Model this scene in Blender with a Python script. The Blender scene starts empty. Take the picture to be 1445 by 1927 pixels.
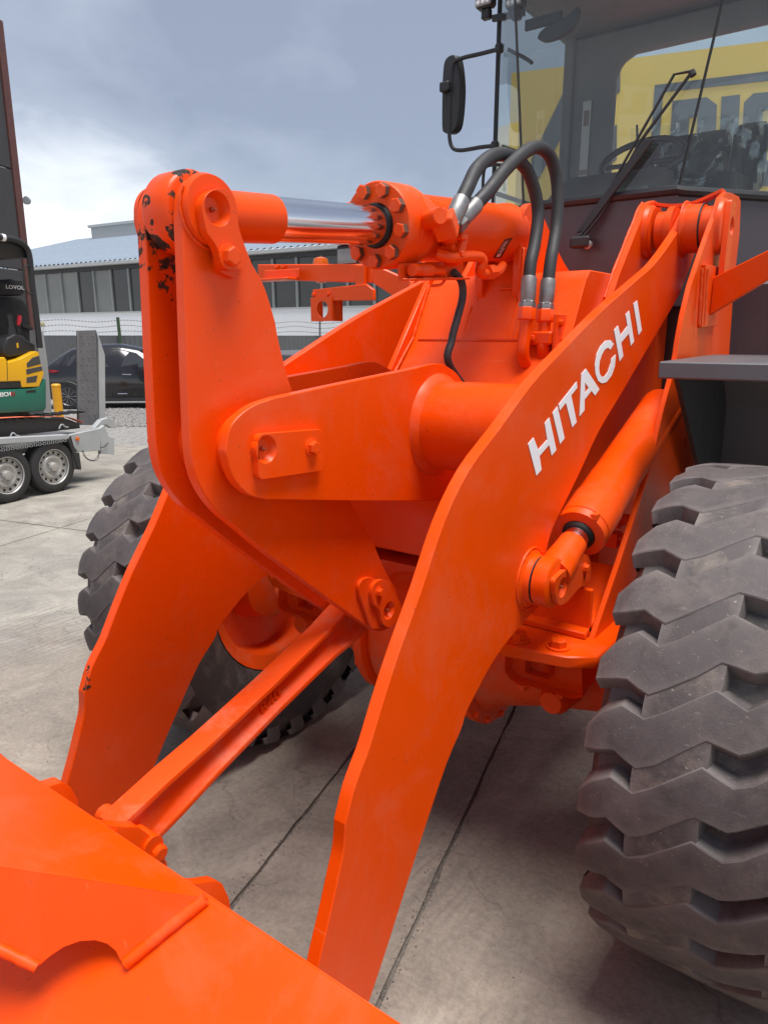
import bpy, bmesh, math, random
from mathutils import Vector, Matrix, Euler
from mathutils.geometry import tessellate_polygon
random.seed(7)
R = math.radians
S = bpy.context.scene
COL = S.collection

# ------------------------------------------------------------------ camera
F = 1347.743; PITCH = R(13.735173); AZ = R(53.6904)
f2 = (-math.cos(AZ), math.sin(AZ)); r2 = (math.sin(AZ), math.cos(AZ))
FW = Vector((f2[0]*math.cos(PITCH), f2[1]*math.cos(PITCH), -math.sin(PITCH)))
RT = Vector((r2[0], r2[1], 0)); UP = RT.cross(FW)
CAM = Vector((1.316, 0, 1.815))
cd = bpy.data.cameras.new('camera'); cam = bpy.data.objects.new('camera', cd); COL.objects.link(cam)
cam.matrix_world = Matrix(((RT.x, UP.x, -FW.x, CAM.x), (RT.y, UP.y, -FW.y, CAM.y), (RT.z, UP.z, -FW.z, CAM.z), (0, 0, 0, 1)))
cd.sensor_fit = 'VERTICAL'; cd.sensor_height = 24; cd.lens = 24*F/1927
cd.clip_start = 0.05; cd.clip_end = 2000
S.camera = cam

# ------------------------------------------------------------------ world, sun, exposure
SUN_DIR = Vector((0.22, -0.04, 0.95)).normalized()       # towards the sun
W = bpy.data.worlds.new('World'); S.world = W; W.use_nodes = True
nt = W.node_tree; nt.nodes.clear()
def wn(t, **k):
    n = nt.nodes.new(t)
    for a, b in k.items(): setattr(n, a, b)
    return n
def lk(a, b): nt.links.new(a, b)
out = wn('ShaderNodeOutputWorld'); bg = wn('ShaderNodeBackground'); lk(bg.outputs[0], out.inputs[0])
bg.inputs[1].default_value = 0.1
sky = wn('ShaderNodeTexSky', sky_type='NISHITA', sun_disc=False)
sky.sun_elevation = math.asin(SUN_DIR.z); sky.sun_rotation = math.atan2(SUN_DIR.x, SUN_DIR.y)
tc = wn('ShaderNodeTexCoord')
mp = wn('ShaderNodeMapping'); mp.inputs['Scale'].default_value = (1.0, 1.0, 2.0); mp.inputs['Location'].default_value = (1.3, 0.4, 0.2)
lk(tc.outputs['Generated'], mp.inputs[0])
n1 = wn('ShaderNodeTexNoise'); n1.inputs['Scale'].default_value = 1.7; n1.inputs['Detail'].default_value = 5; n1.inputs['Roughness'].default_value = 0.5; n1.inputs['Distortion'].default_value = 0.25
n2 = wn('ShaderNodeTexNoise'); n2.inputs['Scale'].default_value = 7; n2.inputs['Detail'].default_value = 8; n2.inputs['Roughness'].default_value = 0.55; n2.inputs['Distortion'].default_value = 0.5
lk(mp.outputs[0], n1.inputs[0]); lk(mp.outputs[0], n2.inputs[0])
sx = wn('ShaderNodeSeparateXYZ'); lk(tc.outputs['Generated'], sx.inputs[0])
el = wn('ShaderNodeMapRange'); el.inputs[1].default_value = 0.02; el.inputs[2].default_value = 0.27; el.inputs[3].default_value = 0.86; el.inputs[4].default_value = 0.16
lk(sx.outputs[2], el.inputs[0])
def wm(op, a, b):
    n = wn('ShaderNodeMath', operation=op)
    for i, v in enumerate((a, b)):
        if hasattr(v, 'is_linked'): lk(v, n.inputs[i])
        else: n.inputs[i].default_value = v
    return n.outputs[0]
m = wm('ADD', wm('MULTIPLY', wm('SUBTRACT', n1.outputs[0], 0.5), 1.9), wm('MULTIPLY', wm('SUBTRACT', n2.outputs[0], 0.5), 0.65))
m = wm('ADD', m, el.outputs[0])
cr = wn('ShaderNodeValToRGB'); lk(m, cr.inputs[0])
K = 4.5
cr.color_ramp.elements[0].position = 0.0; cr.color_ramp.elements[0].color = (0.195*K, 0.217*K, 0.272*K, 1)
cr.color_ramp.elements[1].position = 1.0; cr.color_ramp.elements[1].color = (0.80*K, 0.81*K, 0.81*K, 1)
e = cr.color_ramp.elements.new(0.4); e.color = (0.285*K, 0.314*K, 0.368*K, 1)
mx = wn('ShaderNodeMixRGB'); mx.inputs[0].default_value = 0.9
lk(sky.outputs[0], mx.inputs[1]); lk(cr.outputs[0], mx.inputs[2]); lk(mx.outputs[0], bg.inputs[0])

sd = bpy.data.lights.new('sun', 'SUN'); sd.energy = 1.5; sd.angle = R(32); sd.color = (1.0, 0.965, 0.92)
so = bpy.data.objects.new('sun', sd); COL.objects.link(so); so.location = (6, -6, 12)
so.rotation_euler = SUN_DIR.to_track_quat('Z', 'Y').to_euler()
S.view_settings.view_transform = 'Standard'; S.view_settings.look = 'None'
S.view_settings.exposure = 1.84; S.view_settings.gamma = 1; S.view_settings.use_curve_mapping = False
S.render.engine = 'CYCLES'

# ------------------------------------------------------------------ back-projection of measured image points onto real planes
def ray(px, py): return (FW*F + RT*(px-722.5) - UP*(py-963.5)).normalized()
def pX(px, py, x): d = ray(px, py); return CAM + d*((x-CAM.x)/d.x)
def pY(px, py, y): d = ray(px, py); return CAM + d*((y-CAM.y)/d.y)
def pZ(px, py, z): d = ray(px, py); return CAM + d*((z-CAM.z)/d.z)
def pP(px, py, p0, n): d = ray(px, py); return CAM + d*((p0-CAM).dot(n)/d.dot(n))
def yz(pts, x): return [tuple(pX(a, b, x))[1:] for a, b in pts]

# ------------------------------------------------------------------ materials
MATS = {}
class NB:
    def __init__(s, name):
        s.m = bpy.data.materials.new(name); s.m.use_nodes = True
        s.t = s.m.node_tree; s.b = s.t.nodes['Principled BSDF']; s.tc = None
    def n(s, t, **k):
        n = s.t.nodes.new(t)
        for a, b in k.items(): setattr(n, a, b)
        return n
    def l(s, a, b): s.t.links.new(a, b)
    def coord(s, kind='Object', scale=(1, 1, 1), rnd=False):
        if s.tc is None: s.tc = s.n('ShaderNodeTexCoord')
        mp = s.n('ShaderNodeMapping'); mp.inputs['Scale'].default_value = scale
        s.l(s.tc.outputs[kind], mp.inputs[0])
        if rnd:
            oi = s.n('ShaderNodeObjectInfo'); mu = s.n('ShaderNodeMath', operation='MULTIPLY'); mu.inputs[1].default_value = 37.0
            s.l(oi.outputs['Random'], mu.inputs[0]); s.l(mu.outputs[0], mp.inputs['Location'])
        return mp.outputs[0]
    def noise(s, scale, detail=4, rough=.55, co=None, dist=0):
        n = s.n('ShaderNodeTexNoise'); n.inputs['Scale'].default_value = scale; n.inputs['Detail'].default_value = detail
        n.inputs['Roughness'].default_value = rough; n.inputs['Distortion'].default_value = dist
        s.l(co if co is not None else s.coord(), n.inputs[0]); return n.outputs[0]
    def ramp(s, v, p0, p1, c0=(0, 0, 0), c1=(1, 1, 1)):
        r = s.n('ShaderNodeValToRGB'); s.l(v, r.inputs[0])
        r.color_ramp.elements[0].position = p0; r.color_ramp.elements[1].position = p1
        r.color_ramp.elements[0].color = (*c0, 1); r.color_ramp.elements[1].color = (*c1, 1)
        return r.outputs[0]
    def mix(s, f, a, b, mode='MIX'):
        m = s.n('ShaderNodeMixRGB', blend_type=mode)
        for i, v in enumerate((f, a, b)):
            if isinstance(v, (int, float)): m.inputs[i].default_value = v
            elif isinstance(v, tuple): m.inputs[i].default_value = (*v, 1)
            else: s.l(v, m.inputs[i])
        return m.outputs[0]
    def math(s, op, a, b=0.0):
        m = s.n('ShaderNodeMath', operation=op)
        for i, v in enumerate((a, b)):
            if isinstance(v, (int, float)): m.inputs[i].default_value = v
            else: s.l(v, m.inputs[i])
        return m.outputs[0]
    def bump(s, h, strength, dist=.01):
        b = s.n('ShaderNodeBump'); b.inputs['Strength'].default_value = strength; b.inputs['Distance'].default_value = dist
        s.l(h, b.inputs['Height']); s.l(b.outputs[0], s.b.inputs['Normal'])
    def base(s, c):
        if isinstance(c, tuple): s.b.inputs['Base Color'].default_value = (*c, 1)
        else: s.l(c, s.b.inputs['Base Color'])
    def rough(s, r):
        if isinstance(r, (int, float)): s.b.inputs['Roughness'].default_value = r
        else: s.l(r, s.b.inputs['Roughness'])
def simple(name, c, rough=.5, metal=0, bump=0, bscale=40, var=.12, spec=.5, coat=0, vs=6):
    b = NB(name); n = b.noise(vs, 5)
    b.base(b.mix(b.math('MULTIPLY', n, 1.0), tuple(x*(1-var) for x in c), tuple(min(1, x*(1+var)) for x in c)))
    b.rough(b.ramp(b.noise(vs*2.3, 4), .3, .7, (rough*.85,)*3, (min(1, rough*1.15),)*3)); b.b.inputs['Metallic'].default_value = metal
    b.b.inputs['Specular IOR Level'].default_value = spec; b.b.inputs['Coat Weight'].default_value = coat
    if bump: b.bump(b.noise(bscale, 4), bump, .004)
    MATS[name] = b.m; return b.m
ORANGE = (0.82, 0.069, 0.0004)
def orange(name, chips=(), thr=.52, dust=.10, rough=.34):
    b = NB(name); co = b.coord()
    big = b.noise(2.2, 3, co=co); fine = b.noise(60, 3, co=co)
    col = b.mix(big, (ORANGE[0]*.95, ORANGE[1]*.92, ORANGE[2]), (min(1, ORANGE[0]*1.04), ORANGE[1]*1.1, ORANGE[2]*1.3))
    dm = b.ramp(b.noise(4, 9, .75, co=co, dist=.4), .50, .80, (0, 0, 0), (dust*1.7,)*3)
    col = b.mix(dm, col, (.55, .30, .20))
    speck = b.ramp(b.noise(95, 2, co=co), .70, .74, (0, 0, 0), (.6, .6, .6))
    col = b.mix(speck, col, (.34, .045, .015))
    strk = b.noise(1.0, 6, .7, co=b.coord(scale=(9, 9, 1.2)))
    col = b.mix(b.ramp(strk, .56, .78, (0, 0, 0), (.22, .22, .22)), col, (.52, .085, .025))
    scr = b.noise(1.0, 3, .6, co=b.coord(scale=(3, 160, 22)), dist=.4)
    col = b.mix(b.ramp(scr, .70, .74, (0, 0, 0), (.30, .30, .30)), col, (.78, .20, .08))
    rg = b.ramp(b.noise(8, 5, co=co), .3, .75, (rough*.8,)*3, (rough*1.35,)*3)
    if chips:
        acc = None
        for (x, y, z, r) in chips:
            d = b.n('ShaderNodeVectorMath', operation='DISTANCE'); b.l(co, d.inputs[0]); d.inputs[1].default_value = (x, y, z)
            g = b.n('ShaderNodeMapRange'); g.inputs[1].default_value = r*.45; g.inputs[2].default_value = r; g.inputs[3].default_value = 1; g.inputs[4].default_value = 0
            b.l(d.outputs['Value'], g.inputs[0])
            acc = g.outputs[0] if acc is None else b.math('MAXIMUM', acc, g.outputs[0])
        cn = b.noise(30, 6, .6, co=co)
        pr_ = b.math('MULTIPLY', cn, acc)
        rim = b.ramp(pr_, thr-.085, thr-.075); col = b.mix(b.math('MULTIPLY', rim, .8), col, (.20, .055, .022))
        mask = b.ramp(pr_, thr-.06, thr-.05)
        dk = b.mix(b.ramp(b.noise(70, 4, co=co), .45, .6), (.030, .022, .019), (.085, .040, .026))
        col = b.mix(mask, col, dk); rg = b.mix(mask, rg, (.85, .85, .85))
    b.base(col); b.rough(rg); b.b.inputs['Specular IOR Level'].default_value = .26
    b.b.inputs['Coat Weight'].default_value = .05; b.b.inputs['Coat Roughness'].default_value = .25
    b.bump(b.math('ADD', b.noise(9, 4, co=co), b.math('MULTIPLY', fine, .25)), .10, .006)
    MATS[name] = b.m; return b.m
DB = simple('bolt_dirty', (.32, .05, .015), .6, 0, var=.4, vs=60)
OR = orange('orange_paint'); ORCAST = orange('orange_cast', dust=.35, rough=.5)
WELD = orange('orange_weld', dust=.2, rough=.45)
_b = NB('weld_rough')

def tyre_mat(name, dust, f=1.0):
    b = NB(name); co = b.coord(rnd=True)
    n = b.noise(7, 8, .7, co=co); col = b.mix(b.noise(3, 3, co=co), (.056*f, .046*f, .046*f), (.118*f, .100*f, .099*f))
    m = b.ramp(n, .48, .72, (0, 0, 0), (dust*1.5,)*3)
    col = b.mix(m, col, (.21, .175, .145))
    st = b.noise(1.0, 6, .75, co=b.coord(scale=(60, 9, 14), rnd=True))
    col = b.mix(b.ramp(st, .63, .75, (0, 0, 0), (.35, .35, .35)), col, (.20, .18, .17))
    sp = b.ramp(b.noise(120, 2, co=co), .70, .74, (0, 0, 0), (dust,)*3); col = b.mix(sp, col, (.42, .37, .31))
    sc = b.noise(1.0, 4, .8, co=b.coord(scale=(26, 110, 110), rnd=True), dist=.8); col = b.mix(b.ramp(sc, .62, .70, (0, 0, 0), (.5, .5, .5)), col, (.24, .215, .20))
    blot = b.noise(10, 7, .75, co=co, dist=.5); col = b.mix(b.ramp(blot, .50, .68, (0, 0, 0), (.55, .55, .55)), col, (.032, .026, .026))
    ge = b.n('ShaderNodeNewGeometry'); col = b.mix(b.ramp(ge.outputs['Pointiness'], .52, .60, (0, 0, 0), (.55, .55, .55)), col, (.24, .215, .20))
    b.base(col); b.rough(.7); b.bump(b.math('ADD', b.math('MULTIPLY', b.noise(6, 8, .72, co=co), 1.6), b.noise(220, 2, co=co)), .13, .006)
    MATS[name] = b.m; return b.m
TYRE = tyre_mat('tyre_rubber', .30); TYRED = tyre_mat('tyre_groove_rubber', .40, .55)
b = NB('dried_mud'); co = b.coord(rnd=True); n = b.noise(150, 4, .7, co=co); n4 = b.noise(14, 4, .7, co=co); b.base(b.mix(b.ramp(b.math('ADD', b.math('MULTIPLY', n, .55), b.math('MULTIPLY', n4, .45)), .40, .62), (.062, .053, .050), (.185, .158, .135))); b.rough(.95); b.bump(n, .9, .006); MUD = b.m
TYREM = tyre_mat('tyre_tie_dusty', .72, .9)
CHROME = simple('chrome', (.74, .75, .78), .15, 1, var=.03)
HOSE = simple('hose_rubber', (.026, .025, .027), .62, var=.3, bump=.15, bscale=60)
FIT = simple('zinc_fitting', (.26, .255, .25), .5, .7, var=.35, bump=.2, vs=25)
DARK = simple('cab_dark_paint', (.070, .060, .068), .42, var=.08, bump=.03)
BLK = simple('black_plastic', (.020, .020, .022), .5, var=.2)
GREY = simple('fender_grey', (.105, .105, .112), .48, var=.1, bump=.12, bscale=90)
TRIM = simple('cab_trim_grey', (.17, .17, .175), .75, var=.1)
SEATF = simple('seat_fabric', (.016, .016, .018), .8, var=.25, bump=.2)
GALV = NB('galvanised_steel'); vo = GALV.n('ShaderNodeTexVoronoi'); vo.inputs['Scale'].default_value = 28; GALV.l(GALV.coord(), vo.inputs[0])
GALV.base(GALV.mix(GALV.math('MULTIPLY', GALV.noise(3, 6), 1.0), (.31, .33, .34), (.48, .50, .515))); GALV.rough(.5); GALV.b.inputs['Metallic'].default_value = .15; GALV = GALV.m
GALVW = simple('wire_grey', (.22, .22, .22), .6)
GALVD = simple('dull_galvanised', (.15, .15, .16), .6, .2, var=.35)
WHITE = simple('white_print', (.90, .90, .90), .4, var=.02)
WALL = simple('white_render', (.92, .925, .925), .8, var=.04, vs=.8)
ROOF = simple('roof_sheet', (.19, .235, .295), .65, var=.18, vs=1.2)
ROOFD = simple('roof_dirt', (.25, .24, .20), .8, var=.3)
CONCW = simple('roof_trim', (.50, .51, .50), .8, var=.15)
WGLASS = simple('grimy_window_glass', (.075, .08, .08), .25, var=.45, vs=.5)
MULL = simple('window_bar', (.30, .32, .31), .6)
FENCE = simple('fence_sheet', (.135, .14, .145), .6, .2, var=.15)
GREEN_POST = simple('green_post', (.045, .085, .04), .5)
YEL = simple('yellow_paint', (.80, .42, .01), .35, var=.05, coat=.2)
BOLL = simple('bollard_yellow', (.78, .36, .01), .4, var=.08)
GRN = simple('green_paint', (.008, .135, .095), .35, var=.08, coat=.2)
BLACKCAR = simple('black_car_paint', (.014, .012, .014), .16, var=.05, coat=.6)
CARGLASS = simple('car_glass', (.040, .042, .046), .06, var=.05)
TREADS = simple('trailer_tyre', (.030, .029, .030), .75, var=.3, bump=.3)
RIMS = simple('trailer_rim', (.42, .41, .39), .45, .3, var=.15)
AMBER = simple('amber_lens', (.72, .13, .008), .25, var=.05)
RED = simple('red_plastic', (.42, .012, .02), .3, var=.05)
STRAP = simple('orange_strap', (.80, .18, .09), .7, var=.1)
RUSTB = simple('rust_red_steel', (.115, .045, .038), .6, var=.3, bump=.2)
DPANEL = simple('dark_grey_panel', (.050, .050, .054), .6, var=.15)
WALLY = simple('yellow_wall_paint', (.88, .60, .15), .6, var=.05, vs=1)
LETD = simple('dark_lettering', (.13, .14, .165), .5, var=.08)
RUBFLAP = simple('rubber_flap', (.03, .03, .03), .7)
LABELB = simple('label_black', (.02, .015, .015), .4)
SEAL = simple('seal_black', (.012, .012, .012), .6)
STICK = simple('sticker_white', (.42, .42, .42), .5, var=.1)
WOODY = simple('dark_bin', (.05, .05, .055), .6)
def glass(name, tint, refl, gmax=.5):
    m = bpy.data.materials.new(name); m.use_nodes = True; t = m.node_tree; t.nodes.clear()
    o = t.nodes.new('ShaderNodeOutputMaterial'); mixn = t.nodes.new('ShaderNodeMixShader'); tr = t.nodes.new('ShaderNodeBsdfTransparent'); gl = t.nodes.new('ShaderNodeBsdfGlossy')
    fr = t.nodes.new('ShaderNodeLayerWeight'); fr.inputs[0].default_value = .25
    mr = t.nodes.new('ShaderNodeMapRange'); mr.inputs[3].default_value = refl; mr.inputs[4].default_value = gmax
    nz = t.nodes.new('ShaderNodeTexNoise'); nz.inputs['Scale'].default_value = 2.5; nz.inputs['Detail'].default_value = 6
    df = t.nodes.new('ShaderNodeBsdfDiffuse'); df.inputs[0].default_value = (.5, .47, .42, 1)
    rp = t.nodes.new('ShaderNodeMapRange'); rp.inputs[1].default_value = .35; rp.inputs[2].default_value = .8; rp.inputs[3].default_value = .008; rp.inputs[4].default_value = .06
    m2 = t.nodes.new('ShaderNodeMixShader')
    tr.inputs[0].default_value = (*tint, 1); gl.inputs['Roughness'].default_value = .02
    t.links.new(fr.outputs['Fresnel'], mr.inputs[0]); t.links.new(mr.outputs[0], mixn.inputs[0]); t.links.new(tr.outputs[0], mixn.inputs[1]); t.links.new(gl.outputs[0], mixn.inputs[2])
    t.links.new(nz.outputs[0], rp.inputs[0]); t.links.new(rp.outputs[0], m2.inputs[0]); t.links.new(mixn.outputs[0], m2.inputs[1]); t.links.new(df.outputs[0], m2.inputs[2])
    t.links.new(m2.outputs[0], o.inputs[0]); return m
GLASS = glass('cab_glass', (.88, .94, .92), .06)
PLASTIC = glass('clear_plastic_wrap', (.88, .91, .90), .025, .2)
LENS = simple('lamp_lens', (.30, .30, .29), .15, var=.1)

# ground materials
def concrete():
    b = NB('concrete'); co = b.coord()
    lo = b.noise(.55, 6, .6, co=co, dist=.6); mid = b.noise(2.6, 8, .65, co=co, dist=.8); fine = b.noise(30, 6, .7, co=co)
    st = b.noise(1.0, 7, .65, co=b.coord(scale=(1.3, 7, 1)), dist=.5)
    col = b.mix(b.ramp(mid, .36, .66), (.215, .197, .168), (.40, .370, .316))
    col = b.mix(b.ramp(lo, .52, .66, (0, 0, 0), (.55, .55, .55)), col, (.20, .185, .17))
    col = b.mix(b.ramp(st, .55, .70, (0, 0, 0), (.45, .45, .45)), col, (.19, .175, .165))
    col = b.mix(b.ramp(fine, .45, .7, (0, 0, 0), (.28, .28, .28)), col, (.16, .15, .14))
    vo = b.n('ShaderNodeTexVoronoi', feature='DISTANCE_TO_EDGE'); vo.inputs['Scale'].default_value = .75
    wob = b.n('ShaderNodeMixRGB'); wob.inputs[0].default_value = .16; b.l(co, wob.inputs[1])
    wn2 = b.n('ShaderNodeTexNoise'); wn2.inputs['Scale'].default_value = 3.5; wn2.inputs['Detail'].default_value = 5; b.l(co, wn2.inputs[0]); b.l(wn2.outputs['Color'], wob.inputs[2]); b.l(wob.outputs[0], vo.inputs[0])
    ck = b.ramp(vo.outputs['Distance'], .003, .010, (1, 1, 1), (0, 0, 0))
    gate = b.ramp(b.noise(.9, 2, co=co), .55, .6)
    ck = b.math('MULTIPLY', ck, gate)
    col = b.mix(b.math('MULTIPLY', ck, .7), col, (.075, .068, .062))
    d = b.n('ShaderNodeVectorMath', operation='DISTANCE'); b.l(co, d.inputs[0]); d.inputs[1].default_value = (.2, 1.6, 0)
    shade_stn = b.math('ADD', b.math('MULTIPLY', d.outputs['Value'], -.17), b.math('ADD', b.math('MULTIPLY', b.noise(1.1, 8, .65, co=co, dist=.7), .55), .74))  # ragged stained area, with the shade beneath the loader painted into its colour
    col = b.mix(b.ramp(shade_stn, .42, .56, (0, 0, 0), (.95, .95, .95)), col, (.84, .745, .69), 'MULTIPLY')
    gr = b.noise(46, 8, .85, co=co); col = b.mix(b.ramp(gr, .35, .65), b.mix(.30, col, (.08, .07, .06)), b.mix(.18, col, (.62, .58, .52)))
    ag = b.n('ShaderNodeTexVoronoi'); ag.inputs['Scale'].default_value = 130; b.l(co, ag.inputs[0])
    col = b.mix(b.math('MULTIPLY', b.ramp(ag.outputs['Distance'], .10, .22, (1, 1, 1), (0, 0, 0)), b.ramp(b.noise(9, 4, .7, co=co), .48, .62, (0, 0, 0), (.55, .55, .55))), col, (.10, .09, .08))
    fl = b.n('ShaderNodeTexVoronoi', feature='DISTANCE_TO_EDGE'); fl.inputs['Scale'].default_value = 3.4; w2 = b.n('ShaderNodeMixRGB'); w2.inputs[0].default_value = .22; b.l(co, w2.inputs[1]); w3 = b.n('ShaderNodeTexNoise'); w3.inputs['Scale'].default_value = 6; w3.inputs['Detail'].default_value = 6; b.l(co, w3.inputs[0]); b.l(w3.outputs['Color'], w2.inputs[2]); b.l(w2.outputs[0], fl.inputs[0])
    flk = b.math('MULTIPLY', b.ramp(fl.outputs['Distance'], .004, .02, (1, 1, 1), (0, 0, 0)), b.ramp(b.noise(1.5, 5, .6, co=co, dist=.6), .50, .58, (0, 0, 0), (.42, .42, .42)))
    col = b.mix(flk, col, (.085, .075, .068))
    pk = b.ramp(b.noise(85, 4, .8, co=co), .60, .70, (0, 0, 0), (.45, .45, .45)); col = b.mix(pk, col, (.11, .10, .09))
    tm = b.n('ShaderNodeTexWave', wave_type='BANDS'); tm.inputs['Scale'].default_value = 14; tm.inputs['Distortion'].default_value = 9; tm.inputs['Detail'].default_value = 4; tm.inputs['Detail Scale'].default_value = 1.2; b.l(b.coord(scale=(.5, .12, 1)), tm.inputs[0])
    col = b.mix(b.math('MULTIPLY', b.ramp(tm.outputs['Fac'], .62, .9), b.ramp(b.noise(.8, 4, co=co), .5, .66, (0, 0, 0), (.5, .5, .5))), col, (.15, .135, .125))
    # flat worn patches with irregular rims
    pv = b.ramp(b.noise(2.6, 9, .68, co=co, dist=1.2), .57, .60, (0, 0, 0), (.20, .20, .20))
    col = b.mix(pv, col, (.40, .37, .315))
    b.base(col); b.rough(.88)
    h = b.math('ADD', b.math('MULTIPLY', gr, .8), b.math('SUBTRACT', mid, b.math('MULTIPLY', ck, 1.5)))
    b.bump(h, .35, .01); return b.m
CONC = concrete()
b = NB('gravel_ground'); n = b.noise(18, 4, .8); n3 = b.noise(1.2, 4)
b.base(b.mix(b.ramp(n, .3, .7), (.12, .115, .11), (.42, .40, .38))); b.rough(.95); b.bump(n, 1.0, .03); GRAV = b.m
b = NB('joint_dirt'); n = b.noise(70, 3); b.base(b.mix(n, (.06, .052, .046), (.26, .23, .20))); b.rough(1); b.bump(n, 1, .01); DIRT = b.m

# ------------------------------------------------------------------ mesh helpers
WM = {}
def root(name, label, cat, loc=(0, 0, 0), rz=0, group=None):
    o = bpy.data.objects.new(name, None); COL.objects.link(o); o.empty_display_size = .2
    o.location = loc; o.rotation_euler = (0, 0, rz); o['label'] = label; o['category'] = cat
    if group: o['group'] = group
    WM[o] = Matrix.Translation(loc) @ Matrix.Rotation(rz, 4, 'Z'); return o
def place(name, me, parent=None, M=None, label=None):
    o = bpy.data.objects.new(name, me); COL.objects.link(o); M = M or Matrix()
    if parent is not None:
        o.parent = parent; o.matrix_parent_inverse = WM[parent].inverted()
    o.matrix_basis = M; WM[o] = M.copy()
    if label: o['label'] = label
    return o
def mesh(name, bm, mat, smooth=35, bev=0, seg=1):
    bmesh.ops.remove_doubles(bm, verts=bm.verts, dist=1e-6)
    bmesh.ops.recalc_face_normals(bm, faces=bm.faces)
    if bev:
        es = [e for e in bm.edges if len(e.link_faces) == 2 and e.calc_face_angle(0) > R(32)]
        bmesh.ops.bevel(bm, geom=es, offset=bev, segments=seg, affect='EDGES', clamp_overlap=True, profile=.6)
    me = bpy.data.meshes.new(name); bm.to_mesh(me); bm.free()
    for m in (mat if isinstance(mat, (list, tuple)) else [mat]): me.materials.append(m)
    if smooth:
        for p in me.polygons: p.use_smooth = True
        me.set_sharp_from_angle(angle=R(smooth))
    return me
def add(name, bm, mat, parent=None, M=None, label=None, smooth=35, bev=0, seg=1):
    return place(name, mesh(name, bm, mat, smooth, bev, seg), parent, M, label)
def NBM(): return bmesh.new()
def box(bm, c, s, M=None):
    vs = []
    for i in (-1, 1):
        for j in (-1, 1):
            for k in (-1, 1):
                v = Vector((c[0]+i*s[0]/2, c[1]+j*s[1]/2, c[2]+k*s[2]/2)); vs.append(bm.verts.new(M @ v if M else v))
    for f in ((0, 1, 3, 2), (4, 6, 7, 5), (0, 4, 5, 1), (2, 3, 7, 6), (0, 2, 6, 4), (1, 5, 7, 3)): bm.faces.new([vs[i] for i in f])
    return bm
def poly3(bm, pts): 
    return bm.faces.new([bm.verts.new(p) for p in pts])
def prism(bm, front, vec):
    """solid: polygon front (3D points) swept by vec, caps triangulated safely"""
    vec = Vector(vec); front = [Vector(p) for p in front]
    a = [bm.verts.new(p) for p in front]; c = [bm.verts.new(p+vec) for p in front]
    n = len(a)
    for i in range(n): bm.faces.new((a[i], a[(i+1) % n], c[(i+1) % n], c[i]))
    bm.faces.new(a); bm.faces.new(list(reversed(c)))
    return bm
def plate(prof, x0, x1, bm=None):
    bm = bm or NBM(); return prism(bm, [(x0, y, z) for y, z in prof], (x1-x0, 0, 0))
def frame_of(d):
    d = Vector(d).normalized(); a = Vector((0, 0, 1)) if abs(d.z) < .9 else Vector((1, 0, 0))
    u = d.cross(a).normalized(); v = d.cross(u); return d, u, v
def lathe(bm, p0, d, prof, n=24, cap0=True, cap1=True):
    """prof: list of (t, r) along direction d from p0"""
    d, u, v = frame_of(d); p0 = Vector(p0); rings = []
    for t, r in prof:
        rings.append([bm.verts.new(p0+d*t+(u*math.cos(a)+v*math.sin(a))*max(r, 1e-4)) for a in [2*math.pi*i/n for i in range(n)]])
    for a, c in zip(rings, rings[1:]):
        for i in range(n): bm.faces.new((a[i], a[(i+1) % n], c[(i+1) % n], c[i]))
    if cap0: bm.faces.new(rings[0])
    if cap1: bm.faces.new(list(reversed(rings[-1])))
    return bm
def cyl(bm, p0, p1, r, n=20, r1=None):
    d = Vector(p1)-Vector(p0); return lathe(bm, p0, d, [(0, r), (d.length, r if r1 is None else r1)], n)
def tube(bm, pts, r, n=10, caps=True):
    pts = [Vector(p) for p in pts]; rings = []; pu = None
    for i, p in enumerate(pts):
        d = (pts[min(i+1, len(pts)-1)]-pts[max(i-1, 0)]).normalized()
        if pu is None: u = frame_of(d)[1]
        else: u = (pu-d*pu.dot(d)).normalized()
        pu = u; v = d.cross(u); rr = r[i] if isinstance(r, (list, tuple)) else r
        rings.append([bm.verts.new(p+(u*math.cos(a)+v*math.sin(a))*rr) for a in [2*math.pi*k/n for k in range(n)]])
    for a, c in zip(rings, rings[1:]):
        for i in range(n): bm.faces.new((a[i], a[(i+1) % n], c[(i+1) % n], c[i]))
    if caps: bm.faces.new(rings[0]); bm.faces.new(list(reversed(rings[-1])))
    return bm
def cat(pts, n=6, closed=False):
    pts = [Vector(p) for p in pts]; o = []; N = len(pts)
    for i in range(N if closed else N-1):
        g = (lambda k: pts[k % N]) if closed else (lambda k: pts[min(max(k, 0), N-1)])
        a, b_, c, d = g(i-1), g(i), g(i+1), g(i+2)
        for k in range(n):
            t = k/n; o.append(.5*((2*b_)+(c-a)*t+(2*a-5*b_+4*c-d)*t*t+(3*b_-a-3*c+d)*t**3))
    if not closed: o.append(pts[-1])
    return o
def chain(*segs, n=5):
    """closed 2D profile from smooth chains (each smoothed apart, so joints stay corners)"""
    o = []
    for s in segs:
        if len(s) < 3: q = [Vector((*p, 0)) for p in s]
        else: q = cat([(*p, 0) for p in s], n)
        for v in q:
            if not o or (v.xy-Vector(o[-1])).length > 1e-4: o.append(tuple(v.xy))
    if (Vector(o[0])-Vector(o[-1])).length < 1e-4: o.pop()
    return o
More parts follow.
